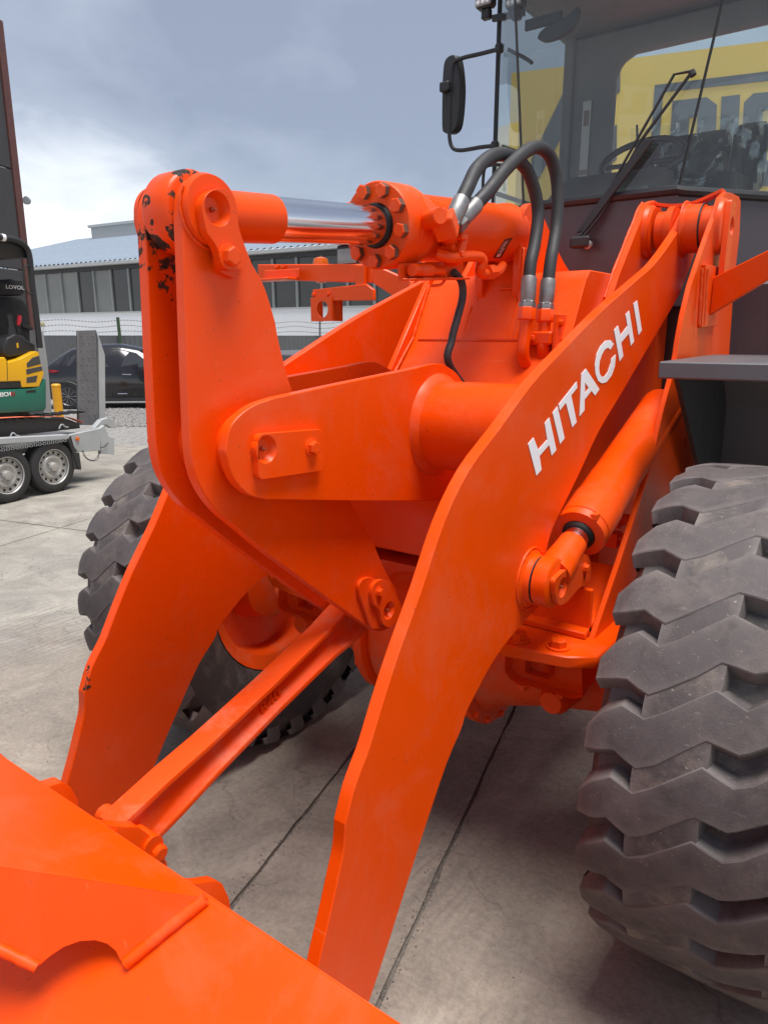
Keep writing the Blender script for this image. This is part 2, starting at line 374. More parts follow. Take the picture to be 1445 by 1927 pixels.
def slab_of(polys, nrm, th, bm=None):
    """flat print / lettering: list of (outer, holes) in 3D, given a small thickness along nrm"""
    bm = bm or NBM(); nrm = Vector(nrm).normalized()
    for outer, holes in polys:
        loops = [[Vector(p) for p in outer]]+[[Vector(p) for p in h] for h in holes]
        flat = [p for l in loops for p in l]
        top = [bm.verts.new(p+nrm*th) for p in flat]; bot = [bm.verts.new(p) for p in flat]
        for t in tessellate_polygon(loops):
            try: bm.faces.new([top[i] for i in t])
            except ValueError: pass
        k = 0
        for l in loops:
            n = len(l)
            for i in range(n):
                a, c = k+i, k+(i+1) % n
                bm.faces.new((top[a], top[c], bot[c], bot[a]))
            k += n
    return bm
def textmesh(txt, size, depth, bold=0.0):
    cu = bpy.data.curves.new('text', 'FONT'); cu.body = txt; cu.size = size; cu.extrude = depth; cu.offset = bold; cu.resolution_u = 3
    cu.align_x = 'CENTER'; cu.align_y = 'CENTER'
    o = bpy.data.objects.new('text', cu); me = bpy.data.meshes.new_from_object(o); bpy.data.objects.remove(o); return me
def basis(o, x, y):
    x = Vector(x).normalized(); y = Vector(y); y = (y-x*y.dot(x)).normalized(); z = x.cross(y)
    return Matrix(((x.x, y.x, z.x, o[0]), (x.y, y.y, z.y, o[1]), (x.z, y.z, z.z, o[2]), (0, 0, 0, 1)))
# hexagon bolt, axis +Z, head radius 1
def bolt_mesh():
    bm = NBM(); lathe(bm, (0, 0, 0), (0, 0, 1), [(0, 1.35), (.18, 1.35), (.2, 1.25)], 16)
    lathe(bm, (0, 0, .2), (0, 0, 1), [(0, 1), (.75, 1), (.85, .85)], 6); return mesh('bolt', bm, OR, 30)
BOLT = bolt_mesh()
def dirty_bolt_mesh():
    bm = NBM(); lathe(bm, (0, 0, 0), (0, 0, 1), [(0, 1), (1.05, 1), (1.18, .84)], 6)
    me = mesh('bolt', bm, [OR, simple('bolt_side_steel', (.16, .085, .055), .55, .4, var=.5, vs=80)], 30)
    for p in me.polygons: p.material_index = 1 if abs(p.normal.z) < .3 else 0
    return me
BOLTD = dirty_bolt_mesh()
def bolt_at(p, d, r, parent, name='bolt', me=None, spin=0):
    d, u, v = frame_of(d); M = basis(p, u, v)
    if M.col[2].xyz.dot(d) < 0: M = basis(p, v, u)
    return place(name, me or BOLT, parent, M @ Matrix.Rotation(spin, 4, 'Z') @ Matrix.Scale(r, 4))
def weld_strip(pts, r, parent, name='weld_bead', w=.2):
    """wobbly bead along a path"""
    pts = [Vector(p) for p in pts]; L = [pts[0]]
    for a, c in zip(pts, pts[1:]):
        n = max(2, int((c-a).length/.012))
        L += [a.lerp(c, (i+1)/n) for i in range(n)]
    rr = [r*random.uniform(1-w, 1+w) for _ in L]
    return add(name, tube(NBM(), L, rr, 6), WELD, parent, smooth=60)

# ================================================================== THE LOADER
LO = root('wheel_loader', 'big orange wheel loader with black tyres filling the foreground', 'wheel loader', (0, 2.2, 0))
AO, AI = .492, .459
PIN_A = (3.12, 2.225); PIN_L = (1.835, 1.137)

# ---- boom arms
face = chain(
    [(660, 1990), (600, 1985), (575, 1925)],
    [(575, 1925), (603, 1800), (623.5, 1712), (637.6, 1646), (647, 1599), (650, 1552)],
    [(650, 1552), (666, 1486), (685.6, 1432)],
    [(685.6, 1432), (696.5, 1401), (722, 1316), (750.6, 1227), (793, 1109), (834.7, 983), (882, 884.5), (937.7, 808.9), (1000, 723), (1051, 667), (1126, 590), (1194, 529.7), (1228, 499.6), (1254.6, 465.6), (1281, 425), (1300, 386), (1316, 384), (1330, 400), (1336, 430), (1330, 452), (1311, 468), (1296, 508), (1277, 556), (1239.5, 620), (1201.8, 684), (1164, 748.5), (1126, 812.7), (1095, 880), (1073, 925.7), (1048.8, 974.4), (1036, 1005), (1028, 1040), (1024, 1095), (1012, 1143), (988, 1168), (951, 1212), (924, 1251.5), (899.6, 1297), (878, 1340), (868, 1373), (840, 1439), (793, 1580), (760, 1683.5), (732, 1773), (696.5, 1881), (660, 1990)], n=3)
ARM = yz(face, AO)
HIT = [([(212,1105),(253,1057),(288,1150),(357,1072),(337,950),(372,907),(425,1150),(390,1193),(370,1112),(298,1196),(313,1300),(275,1345)], []),
 ([(397,870),(433,822),(487,1062),(453,1107)], []), ([(442,808),(578,635),(583,680),(537,738),(578,940),(545,980),(497,793),(452,852)], []),
 ([(600,897),(613,577),(648,537),(750,692),(717,740),(690,704),(638,770),(637,850)], [[(641,640),(670,684),(641,722)]]),
 ([(858,350),(832,320),(797,325),(757,368),(729,430),(716,510),(720,572),(740,628),(768,648),(802,640),(842,590),(866,520),(873,430),(840,462),(835,500),(815,560),(790,594),(768,600),(752,575),(747,530),(752,480),(768,430),(790,392),(814,377),(833,393)], []),
 ([(860,245),(890,212),(909,286),(962,214),(947,128),(975,100),(1012,330),(987,365),(972,270),(914,340),(930,440),(903,482)], []),
 ([(1007,48),(1035,22),(1070,247),(1045,283)], [])]
def zz(p): return (940+p[0]/4.0139, 560+p[1]/4.0139)
ORN = orange('orange_arm_paint', chips=[(-.480, 1.005, .895, .035), (-.482, 1.0, .865, .045), (-.472, 1.0, .845, .03), (.462, .985, .86, .018)], thr=.575)
for s in (1, -1):
    x0, x1 = (AI, AO) if s > 0 else (-AO, -AI)
    arm = add('boom_arm', plate(ARM, x0, x1), ORN, LO, bev=.0025, smooth=17, label='near boom arm with white lettering' if s > 0 else 'far boom arm with chipped front edge')
    xo = lambda a, b: (s*a, s*b)
    # pin boss at the top, collar and bush of the lift-cylinder pin
    bm = NBM(); lathe(bm, (s*.392, *PIN_A), (s, 0, 0), [(0, .074), (.036, .074), (.040, .090), (.065, .090)], 32)
    add('pin_boss', bm, OR, arm)
    bm = NBM(); lathe(bm, (s*.490, *PIN_A), (s, 0, 0), [(0, .100), (.012, .094), (.016, .090), (.068, .090), (.070, .086), (.074, .086), (.076, .078), (.108, .078)], 32)
    add('pin_boss', bm, OR, arm)
    bm = NBM(); lathe(bm, (s*.5575, *PIN_A), (s, 0, 0), [(0, .0915), (.006, .0915)], 32); add('seal_ring', bm, SEAL, arm)
    bm = NBM(); lathe(bm, (s*.490, *PIN_L), (s, 0, 0), [(0, .092), (.008, .082), (.012, .074), (.026, .072), (.030, .068)], 32)
    add('pin_boss', bm, OR, arm)
    if s > 0:
        add('brand_lettering', slab_of([([pX(*zz(p), AO+.0006) for p in o], [[pX(*zz(p), AO+.0006) for p in h] for h in hs]) for o, hs in HIT], (1, 0, 0), .0012), WHITE, arm, smooth=0)
# ---- cross tube with link plates between the arms
TUB = (1.885, 1.55)
bm = NBM(); cyl(bm, (-AI+.001, *TUB), (AI-.001, *TUB), .135, 48); tubeo = add('cross_tube', bm, OR, LO)
lp = chain([(425, 850), (431, 812), (448, 785), (480, 762), (520, 748)], [(520, 748), (640, 722), (780, 693)], [(780, 693), (822, 684), (845, 692), (868, 714), (900, 780), (902, 860), (880, 915), (850, 942)], [(850, 942), (700, 943), (500, 940)], [(500, 940), (468, 930), (440, 900), (425, 850)], n=5)
LPF = yz(lp, .138)
for s in (1, -1):
    p = add('link_plate', plate(LPF, s*.112, s*.138), OR, tubeo, bev=.002)
    bm = NBM(); lathe(bm, (s*.137, *TUB), (s, 0, 0), [(0, .158), (.006, .156), (.022, .1355)], 48, False, False); add('weld_bead', bm, WELD, tubeo)
    # pin keeper : rectangular plate with dished hole and one bolt
def rrect(cy, cz, w, h, rad, ang, n=4):
    o = []
    for sx_, sy_, a0 in ((1, 1, 0), (-1, 1, 90), (-1, -1, 180), (1, -1, 270)):
        for k in range(n+1):
            a = R(a0+90*k/n); o.append((sx_*(w/2-rad)+rad*math.cos(a), sy_*(h/2-rad)+rad*math.sin(a)))
    c, s_ = math.cos(ang), math.sin(ang)
    return [(cy+x*c-y*s_, cz+x*s_+y*c) for x, y in o]
def keeper(parent, x, outline, hole, hr, th, bolts, br, s=1, dish=.012):
    """keeper plate: outline (y,z) with a round dished recess showing the pin end"""
    hp = [(hole[0]+hr*math.cos(2*math.pi*i/24), hole[1]+hr*math.sin(2*math.pi*i/24)) for i in range(24)]
    bm = NBM(); slab_of([([(x, *p) for p in outline], [[(x, *p) for p in hp]])], (s, 0, 0), th, bm)
    k = add('pin_keeper', bm, OR, parent, bev=.0015)
    bm = NBM(); lathe(bm, (x+s*.001, *hole), (s, 0, 0), [(0, .004), (0.0005, hr*.70), (th-dish*.2, hr*1.002)], 24, True, False); add('pin_end', bm, OR, parent)
    bm = NBM(); lathe(bm, (x+s*.0012, *hole), (s, 0, 0), [(0, .0055), (.008, .005), (.009, .003), (.014, .003)], 8); add('grease_nipple', bm, DB, parent)
    for q in bolts: bolt_at((x+s*th, *q), (s, 0, 0), br, parent)
c0 = pX(466, 820, .1385); c1 = pX(603, 805, .1385); c2 = pX(598, 885, .1385); c3 = pX(485, 897, .1385)
cy, cz = (c0.y+c1.y+c2.y+c3.y)/4, (c0.z+c1.z+c2.z+c3.z)/4
kw = ((c1-c0).length+(c2-c3).length)/2; kh = ((c0-c3).length+(c1-c2).length)/2
ka = math.atan2(((c1+c2)/2-(c0+c3)/2).z, ((c1+c2)/2-(c0+c3)/2).y)
hp_ = pX(504, 846, .16); bp_ = pX(588, 842, .16)
for s in (1, -1):
    keeper(tubeo, s*.1385, rrect(cy, cz, kw, kh, .016, ka), hp_.yz, .032, .018, [bp_.yz], .0165, s)

# ---- bellcrank : two tall plates
BO, BI = .076, .046
bc = chain([(348, 530), (344.5, 440), (343, 405)],
    [(343, 405), (346, 370), (358, 343), (372, 333), (390, 329), (412, 335), (430, 353), (440, 380)],
    [(440, 380), (456, 444), (476, 498)], [(476, 498), (499, 541), (519, 606)], [(519, 606), (528, 653), (551, 735), (600, 830), (661, 944), (697.5, 1009), (723, 1069), (745, 1108)],
    [(745, 1108), (750, 1133), (745, 1160), (734, 1180), (719, 1188), (702, 1186), (690, 1178)],
    [(690, 1178), (620, 1129), (551.6, 1077.6), (500, 1039), (444, 992)], [(444, 992), (412, 965), (385, 930), (368, 893), (360, 850), (357, 800)], [(357, 800), (352, 660), (348, 530)], n=5)
BC = yz(bc, BO)
EYE = pX(402, 395, .09).yz
chipC = [(.034, 1.05, 2.14, .055), (.040, 1.01, 2.08, .05), (.042, 1.0, 2.02, .04), (-.02, 1.00, 2.085, .035), (-.012, .995, 2.05, .022), (-.046, 1.02, 2.0, .10), (-.046, 1.06, 1.95, .10), (-.03, 1.04, 1.985, .06)]
ORC = orange('orange_chipped_paint', chips=chipC, thr=.565)
bell = []
for s in (1, -1):
    o = add('bellcrank_plate', plate(BC, s*BI, s*BO), OR if s > 0 else ORC, LO, bev=.0025)
    bell.append(o)
    # welded round boss and pin keeper at the top
    up_ = chain([(377, 440), (368, 400), (370, 378), (382, 363), (400, 357), (416, 361), (427, 378), (433, 402)], [(433, 402), (438, 440), (448, 475)], [(448, 475), (452, 490), (446, 502), (430, 509), (410, 505), (403, 494)], [(403, 494), (396, 468), (377, 440)], n=4)
    bm = NBM(); lathe(bm, (s*BO, *EYE), (s, 0, 0), [(-.001, .073), (.006, .071), (.014, .068), (.015, .055)] if s > 0 else [(-.001, .066), (.015, .064)], 40, False, True); add('pin_boss', bm, OR, o)
    xk = BO+.0155
    keeper(o, s*xk, yz(up_, xk), pX(403, 394, xk+.01).yz, .034, .022, [pX(430, 483, xk+.022).yz], .020, s)
    bm = NBM(); plate(rrect(*pX(430, 486, BO+.008).yz, .070, .075, .02, R(-15)), s*BO, s*(xk), bm); add('boss_pad', bm, OR, o)
    # keeper at the lower pin
    lo_ = chain([(680, 1150), (675, 1105), (684, 1088), (697, 1086), (706, 1092)], [(706, 1092), (716, 1090), (728, 1097), (735, 1112), (745, 1130)], [(745, 1130), (750, 1145), (742, 1165), (728, 1178), (714, 1176)], [(714, 1176), (706, 1158), (694, 1140), (680, 1150)], n=4)
    PLOW = pX(729, 1148, BO+.02).yz
    ring = chain([(700, 1184), (684, 1140), (675, 1110), (679, 1094), (690, 1087), (702, 1088), (712, 1098), (722, 1120), (724, 1150), (715, 1184)], n=4)
    add('boss_pad', plate(yz(ring, BO+.012), s*BO, s*(BO+.012)), OR, o, bev=.002)
    tear = chain([(693, 1116), (697, 1098), (712, 1089), (728, 1096), (734, 1112), (746, 1132), (748, 1152), (736, 1172), (722, 1178), (712, 1168), (708, 1148), (697, 1136)], n=4)
    keeper(o, s*(BO+.0125), yz(tear, BO+.0125), PLOW, .028, .014, [pX(713, 1114, BO+.027).yz], .0125, s)
# welded distance tube between the bellcrank plates at the pivot
bm = NBM(); cyl(bm, (-BI+.0005, *hp_.yz), (BI-.0005, *hp_.yz), .085, 32); add('pivot_tube', bm, OR, LO)
# little stop plate on the inside of the front edge
for s in (1, -1):
    bm = NBM(); cyl(bm, (s*BO, *hp_.yz), (s*.1115, *hp_.yz), .078, 40); add('pivot_boss', bm, OR, bell[0 if s > 0 else 1])

# ---- tilt cylinder on the centre line
E0 = Vector((0, *EYE)); E1 = Vector((0, 2.63, 2.195)); AXD = (E1-E0).normalized()
def ax(t): return E0+AXD*t
tcy = NBM(); lathe(tcy, ax(.81), AXD, [(0, .098), (.64, .098), (.65, .104), (.665, .104), (.67, .098), (.69, .09)], 48)
cylo = add('tilt_cylinder', tcy, OR, LO)
bm = NBM(); lathe(bm, ax(.08), AXD, [(0, .056), (.178, .056), (.180, .051)], 40); add('painted_rod_end', bm, OR, cylo)
bm = NBM(); lathe(bm, ax(.25), AXD, [(0, .0525), (.45, .0525)], 48); add('chrome_rod', bm, CHROME, cylo)
bm = NBM(); lathe(bm, ax(.668), AXD, [(0, .058), (.012, .062), (.018, .062)], 40); add('rod_seal', bm, SEAL, cylo)
# eye
bm = NBM(); lathe(bm, (-BI+.003, *EYE), (1, 0, 0), [(0, .074), (.004, .081), (.012, .085), (.074, .085), (.082, .081), (.086, .074)], 40)
add('rod_eye', bm, ORC, cylo)
# gland flange with bolts
bm = NBM(); lathe(bm, ax(.68), AXD, [(0, .100), (.002, .115), (.008, .119), (.064, .119), (.066, .117), (.068, .117), (.070, .119), (.12, .118), (.15, .110), (.19, .100)], 48); gl = add('gland_flange', bm, ORCAST, cylo)
d_, u_, v_ = frame_of(AXD)
for i in range(9):
    a = 2*math.pi*(i+.3)/9
    bolt_at(ax(.682)+(u_*math.cos(a)+v_*math.sin(a))*.096, -AXD, .0205, cylo, 'bolt', BOLTD, spin=a)
# clevis lug at the base of the cylinder
bm = NBM(); prism(bm, [ax(1.46)+Vector((-.05, 0, z)) for z in (-.085, .085)]+[Vector((-.05, E1.y+.03, E1.z+.09)), Vector((-.05, E1.y+.11, E1.z)), Vector((-.05, E1.y+.03, E1.z-.09))], (.10, 0, 0)); add('base_eye', bm, OR, cylo, bev=.006)
# ports : block on the gland side, elbow, clamp, pipe along the barrel
def pa(px, py, x): return pX(px, py, x)
PB = .135
blk = pa(838, 424, PB+.03)
bm = NBM(); Mq = Matrix.Translation(blk) @ Matrix.Rotation(R(38), 4, 'X') @ Matrix.Rotation(R(20), 4, 'Z'); box(bm, (0, 0, 0), (.062, .062, .062), Mq); add('port_block', bm, OR, cylo, bev=.004)
bolt_at(blk+Vector((0.0, -.012, .036)), (0, -.5, .85), .008, cylo)
bm = NBM(); tube(bm, cat([pa(850, 452, .10), pa(842, 440, .13), pa(838, 428, .15)], 4), .028, 12); add('port_tube', bm, OR, cylo)
bm = NBM(); lathe(bm, pa(795, 418, .10), pa(822, 408, .17)-pa(795, 418, .10), [(-.012, .010), (-.004, .020), (.008, .026), (.03, .027), (.085, .025), (.095, .022)], 16); add('port_elbow', bm, OR, cylo)
bm = NBM(); tube(bm, cat([pa(822, 478, .10), pa(850, 485, .135), pa(880, 482, .15), pa(903, 484, .15), pa(908, 494, .15), pa(903, 508, .14), pa(908, 515, .13), pa(935, 512, .115), pa(945, 500, .08)], 5), .0165, 12); add('port_pipe', bm, OR, cylo)
bm = NBM(); lathe(bm, pa(915, 513, .13), pa(945, 509, .115)-pa(915, 513, .13), [(0, .024), (.025, .026), (.04, .026), (.042, .021), (.07, .021)], 6); add('pipe_nut', bm, OR, cylo)
bm = NBM(); box(bm, (0, 0, 0), (.02, .03, .085), Matrix.Translation(pa(866, 470, .14)) @ Matrix.Rotation(R(-25), 4, 'X')); box(bm, (0, 0, 0), (.05, .035, .02), Matrix.Translation(pa(862, 446, .14))); box(bm, (0, 0, 0), (.05, .02, .07), Matrix.Translation(pa(846, 480, .11)) @ Matrix.Rotation(R(35), 4, 'X')); add('pipe_clamp', bm, OR, cylo, bev=.003)
bolt_at(pa(868, 478, .155), (1, -.3, 0), .009, cylo)
# proximity-switch plate under the gland
bm = NBM(); prism(bm, [pX(*q, .055) for q in ((748, 496), (848, 492), (862, 500), (862, 522), (748, 524))], (.01, 0, 0)); prism(bm, [pX(*q, .055)+Vector((0, 0, -.002)) for q in ((748, 524), (862, 522), (862, 526), (748, 528))], (.045, 0, 0)); add('sensor_plate', bm, ORCAST, cylo, bev=.001)
bm = NBM(); lathe(bm, pX(775, 508, .09), (0, 1, .05), [(0, .018), (.10, .018), (.101, .013), (.17, .013)], 14); add('sensor_switch', bm, ORCAST, cylo)
bm = NBM(); tube(bm, cat([pX(*q, .09) for q in ((812, 510), (830, 508), (838, 522), (830, 535), (812, 538))], 5), .0045, 8); add('sensor_lead', bm, ORCAST, cylo)
bm = NBM(); tube(bm, cat([pX(*q, .085) for q in ((853, 512), (868, 530), (870, 560), (860, 600), (850, 640), (847, 690))]+[Vector((.085, 2.3, 1.55))], 6), .0125, 10); add('black_cable', bm, HOSE, cylo)
# black rating label on the barrel
def barrel_pt(px, py, r=.0992):
    d = ray(px, py); o = CAM-E0; dd = d-AXD*d.dot(AXD); oo = o-AXD*o.dot(AXD)
    a, b_, c = dd.dot(dd), oo.dot(dd), oo.dot(oo)-r*r; t = (-b_-math.sqrt(max(0, b_*b_-a*c)))/a; return CAM+d*t
bm = NBM(); q = [(928, 485), (950, 450), (965, 447), (942, 486)]
g = [[barrel_pt(q[0][0]+(q[1][0]-q[0][0])*i/6+((q[3][0]-q[0][0])*(1-i/6)+(q[2][0]-q[1][0])*i/6)*j/4, q[0][1]+(q[1][1]-q[0][1])*i/6+((q[3][1]-q[0][1])*(1-i/6)+(q[2][1]-q[1][1])*i/6)*j/4) for j in range(5)] for i in range(7)]
vs = [[bm.verts.new(p) for p in r_] for r_ in g]
for i in range(6):
    for j in range(4): bm.faces.new((vs[i][j], vs[i+1][j], vs[i+1][j+1], vs[i][j+1]))
add('rating_label', bm, LABELB, cylo)
bm = NBM()
for f0, f1, h0, h1 in ((.08, .9, .42, .50), (.12, .5, .62, .70), (.2, .85, .2, .25), (.05, .2, .25, .75)):
    def lp_(f, h):
        a = (q[0][0]+(q[1][0]-q[0][0])*f, q[0][1]+(q[1][1]-q[0][1])*f); b_ = (q[3][0]+(q[2][0]-q[3][0])*f, q[3][1]+(q[2][1]-q[3][1])*f)
        return barrel_pt(a[0]+(b_[0]-a[0])*h, a[1]+(b_[1]-a[1])*h, .0998)
    n = 5
    for k in range(n): poly3(bm, [lp_(f0+(f1-f0)*k/n, h0), lp_(f0+(f1-f0)*(k+.8)/n, h0), lp_(f0+(f1-f0)*(k+.8)/n, h1), lp_(f0+(f1-f0)*k/n, h1)])
add('label_print', bm, WHITE, cylo, smooth=0)

# ---- hoses
def hose(px, xs, base_px, bx):
    pts = cat([pX(a, b_, x) for (a, b_), x in zip(px, xs)], 8)
    h = add('hydraulic_hose', tube(NBM(), pts, .0215, 14), HOSE, LO, smooth=60)
    for end, d in ((pts[0], pts[0]-pts[3]), (pts[-1], pts[-1]-pts[-4])):
        bm = NBM(); dd = d.normalized(); lathe(bm, end-dd*.012, dd, [(0, .0245), (.008, .0262), (.075, .0262), (.078, .0245), (.085, .0245), (.087, .027)], 18)
        lathe(bm, end+dd*.072, dd, [(0, .025), (.004, .029), (.03, .029), (.034, .026)], 6)
        add('hose_fitting', bm, FIT, h)
    e = pts[-1]+(pts[-1]-pts[-4]).normalized()*.10
    b1 = pX(*base_px, bx)
    bm = NBM(); tube(bm, cat([e, e.lerp(b1, .45)+Vector((0, 0, -.01)), b1, b1+Vector((0, .06, -.05)), b1+Vector((0, .2, -.06))], 5), .0215, 14)
    lathe(bm, e+Vector((0, 0, .01)), b1-e, [(0, .027), (.006, .031), (.04, .031), (.044, .026)], 6)
    add('steel_pipe', bm, OR, h)
hose([(866, 382), (880, 352), (897, 318), (925, 294), (955, 292), (985, 312), (1003, 350), (1012, 400), (1007, 450), (998, 495), (995, 528)], [.16, .16, .155, .15, .15, .15, .16, .17, .18, .19, .195], (984, 668), .20)
hose([(892, 388), (920, 358), (950, 320), (985, 288), (1010, 277), (1032, 290), (1045, 325), (1049, 370), (1046, 430), (1036, 490), (1031, 533)], [.17, .18, .18, .18, .18, .19, .20, .21, .22, .235, .24], (1022, 660), .25)
bm = NBM(); q1 = pX(980, 640, .155); q2 = pX(1035, 632, .20)
cq = pX(1010, 636, .222); box(bm, cq, (.125, .055, .045)); add('pipe_clamp', bm, OR, LO, bev=.006)
bolt_at(cq+Vector((-.005, -.03, 0)), (0, -1, 0.2), .010, LO)
bm = NBM(); box(bm, cq+Vector((.068, .03, .02)), (.010, .09, .12)); add('clamp_bracket', bm, OR, LO, bev=.002)
bolt_at(cq+Vector((.074, .02, .05)), (1, -.2, 0), .011, LO)

# ---- bucket link (cast I-section bar)
L0 = Vector((0, *PLOW)); L1 = Vector((0, .800, .715)); LD = (L1-L0).normalized(); LN = Vector((1, 0, 0)).cross(LD).normalized()
if LN.z < 0: LN = -LN
LL = (L1-L0).length
def lk_pt(t, n, x): return L0+LD*t+LN*n+Vector((x, 0, 0))
bm = NBM(); st = [(-.02, .050), (.05, .066), (.12, .060), (.20, .051), (.45, .047), (.68, .051), (.80, .058), (LL+.03, .060)]
for sgn in (1,):
    rings = []
    for t, hh in st:
        fw_ = .036; fi = .010; th_ = .014
        sec = [(-fw_, hh), (fw_, hh), (fw_, hh-th_), (fi+.006, hh-th_-.012), (fi, hh-th_-.02), (fi, -hh+th_+.02), (fi+.006, -hh+th_+.012), (fw_, -hh+th_), (fw_, -hh), (-fw_, -hh), (-fw_, -hh+th_), (-fi-.006, -hh+th_+.012), (-fi, -hh+th_+.02), (-fi, hh-th_-.02), (-fi-.006, hh-th_-.012), (-fw_, hh-th_)]
        if t < .02 or t > LL-.02: sec = [(-fw_ if a < 0 else fw_, b_) for a, b_ in sec]
        rings.append([bm.verts.new(lk_pt(t, b_, a)) for a, b_ in sec])
    for a, c in zip(rings, rings[1:]):
        for i in range(16): bm.faces.new((a[i], a[(i+1) % 16], c[(i+1) % 16], c[i]))
    bm.faces.new(rings[0]); bm.faces.new(list(reversed(rings[-1])))
lnk = add('bucket_link', bm, ORCAST, LO, bev=.0025, seg=2)
bm = NBM(); cyl(bm, (-.040, *PLOW), (.040, *PLOW), .062, 28); add('link_eye', bm, ORCAST, lnk)
me = textmesh('840', .054, .006, .001); me.materials.append(ORCAST)
tp = L0+LD*.455+Vector((.0120, 0, 0))+LN*-.008
place('cast_number', me, lnk, basis(tp, -LD, LN))

# ---- bucket
BE = Vector((0, .60, .966)); BS = Vector((0, -.80, -.60)).normalized(); BN = Vector((1, 0, 0)).cross(BS).normalized()
if BN.z < 0: BN = -BN
def onS(px, py, off=0.0): return pP(px, py, BE+BN*off, BN)
prof = [(.60, .966), (.40, .816), (.20, .666), (.0, .516), (-.14, .36), (-.20, .22), (-.32, .11), (-.55, .06), (-.95, .035)]
prof = [tuple(v.xy) for v in cat([(*p, 0) for p in prof], 3)]
out_ = [(y+.014, z-.020) for y, z in prof]
bm = NBM(); HWB = 1.43
prism(bm, [(-HWB, y, z) for y, z in prof]+[(-HWB, y, z) for y, z in reversed(out_)], (2*HWB, 0, 0))
buck = add('bucket', bm, OR, LO, bev=.006, seg=3)
side = prof+[(-.95, .10), (-.60, .45), (-.2, .80), (.25, 1.0), (.5, 1.02)]
for s in (1, -1): add('side_plate', plate(side, s*HWB, s*(HWB+.025)), OR, buck, bev=.004)
bm = NBM(); prism(bm, [(-HWB, .601, .966), (-HWB, .606, .960), (-HWB, .604, .88), (-HWB, .575, .88)], (2*HWB, 0, 0)); add('back_rail', bm, OR, buck, bev=.002)
# raised guard : top flange, sloping face with a round cut-out
A_ = onS(390, 1690, .004); B_ = onS(233, 1817, .004); T0 = onS(0, 1630, .18)
nD = (A_-B_).cross(T0-B_).normalized()
if nD.dot(CAM-A_) < 0: nD = -nD
def onD(px, py): return pP(px, py, A_, nD)
ed = [(390, 1690), (0, 1630), (-620, 1535), (-620, 1560), (-260, 1655), (0, 1784), (73, 1819)]
arc = [(95, 1800), (120, 1783), (150, 1772), (180, 1770), (203, 1777), (218, 1790), (226, 1806), (233, 1817)]
bm = NBM(); prism(bm, [onD(*p) for p in ed+arc], -nD*.014); gd = add('guard_plate', bm, OR, buck, bev=.0008)
e0 = onD(390, 1690); e1 = onD(0, 1630); e2 = onD(-620, 1535)
def edge_at(x): return Vector((x, BE.y, BE.z))+BN*.002
bm = NBM()
tq = [e0+nD*.001, e1+nD*.001, e2+nD*.001, edge_at(-1.42), edge_at(e0.x-.012)]
prism(bm, tq, -BN*.012); add('guard_flange', bm, OR, buck, bev=.0008)
weld_strip([onS(388, 1692, .004), onS(320, 1745, .006), onS(237, 1814, .006)], .011, buck, w=.07)
weld_strip([onD(-100, 1735), onD(0, 1786), onD(70, 1820)], .009, buck, w=.07)
# hinge ears behind the bucket
def ear(x0, x1, px):
    pr = [tuple(pX(a, b_, x1).yz) for a, b_ in px]; pr += [(.70, .45), (.50, .50), (.35, .74), (.57, .92)]
    add('hinge_ear', plate([tuple(v) for v in pr], x0, x1), OR, buck, bev=.004, seg=2)
ear(.052, .088, [(240, 1556), (262, 1556), (283, 1572), (300, 1592), (316, 1625), (318, 1680)])
ear(-.088, -.052, [(92, 1480), (118, 1472), (135, 1482), (148, 1505), (150, 1560)])
ear(.30, .325, [(372, 1662), (405, 1657), (420, 1664), (432, 1690), (440, 1740)])
ear(-.375, -.35, [(-30, 1420), (0, 1416), (14, 1428), (22, 1450)])
bm = NBM(); cyl(bm, (-.096, .80, .715), (.096, .80, .715), .025, 20); add('hinge_pin', bm, OR, buck)
bolt_at((.089, .70, .79), (1, 0, 0), .02, buck); 
bm = NBM(); lathe(bm, pX(297, 1603, .092), (1, 0, 0), [(0, .02), (.012, .019), (.016, .014)], 10); add('hinge_pin', bm, OR, buck)
for s in (1, -1):
    for dx in (-.05, .05): 
        add('hinge_ear', plate([(.15, .30), (.20, .58), (.45, .66), (.70, .50), (.95, .34), (1.0, .24), (.9, .14)], s*(.4755+dx)-.014, s*(.4755+dx)+.014), OR, buck, bev=.004)

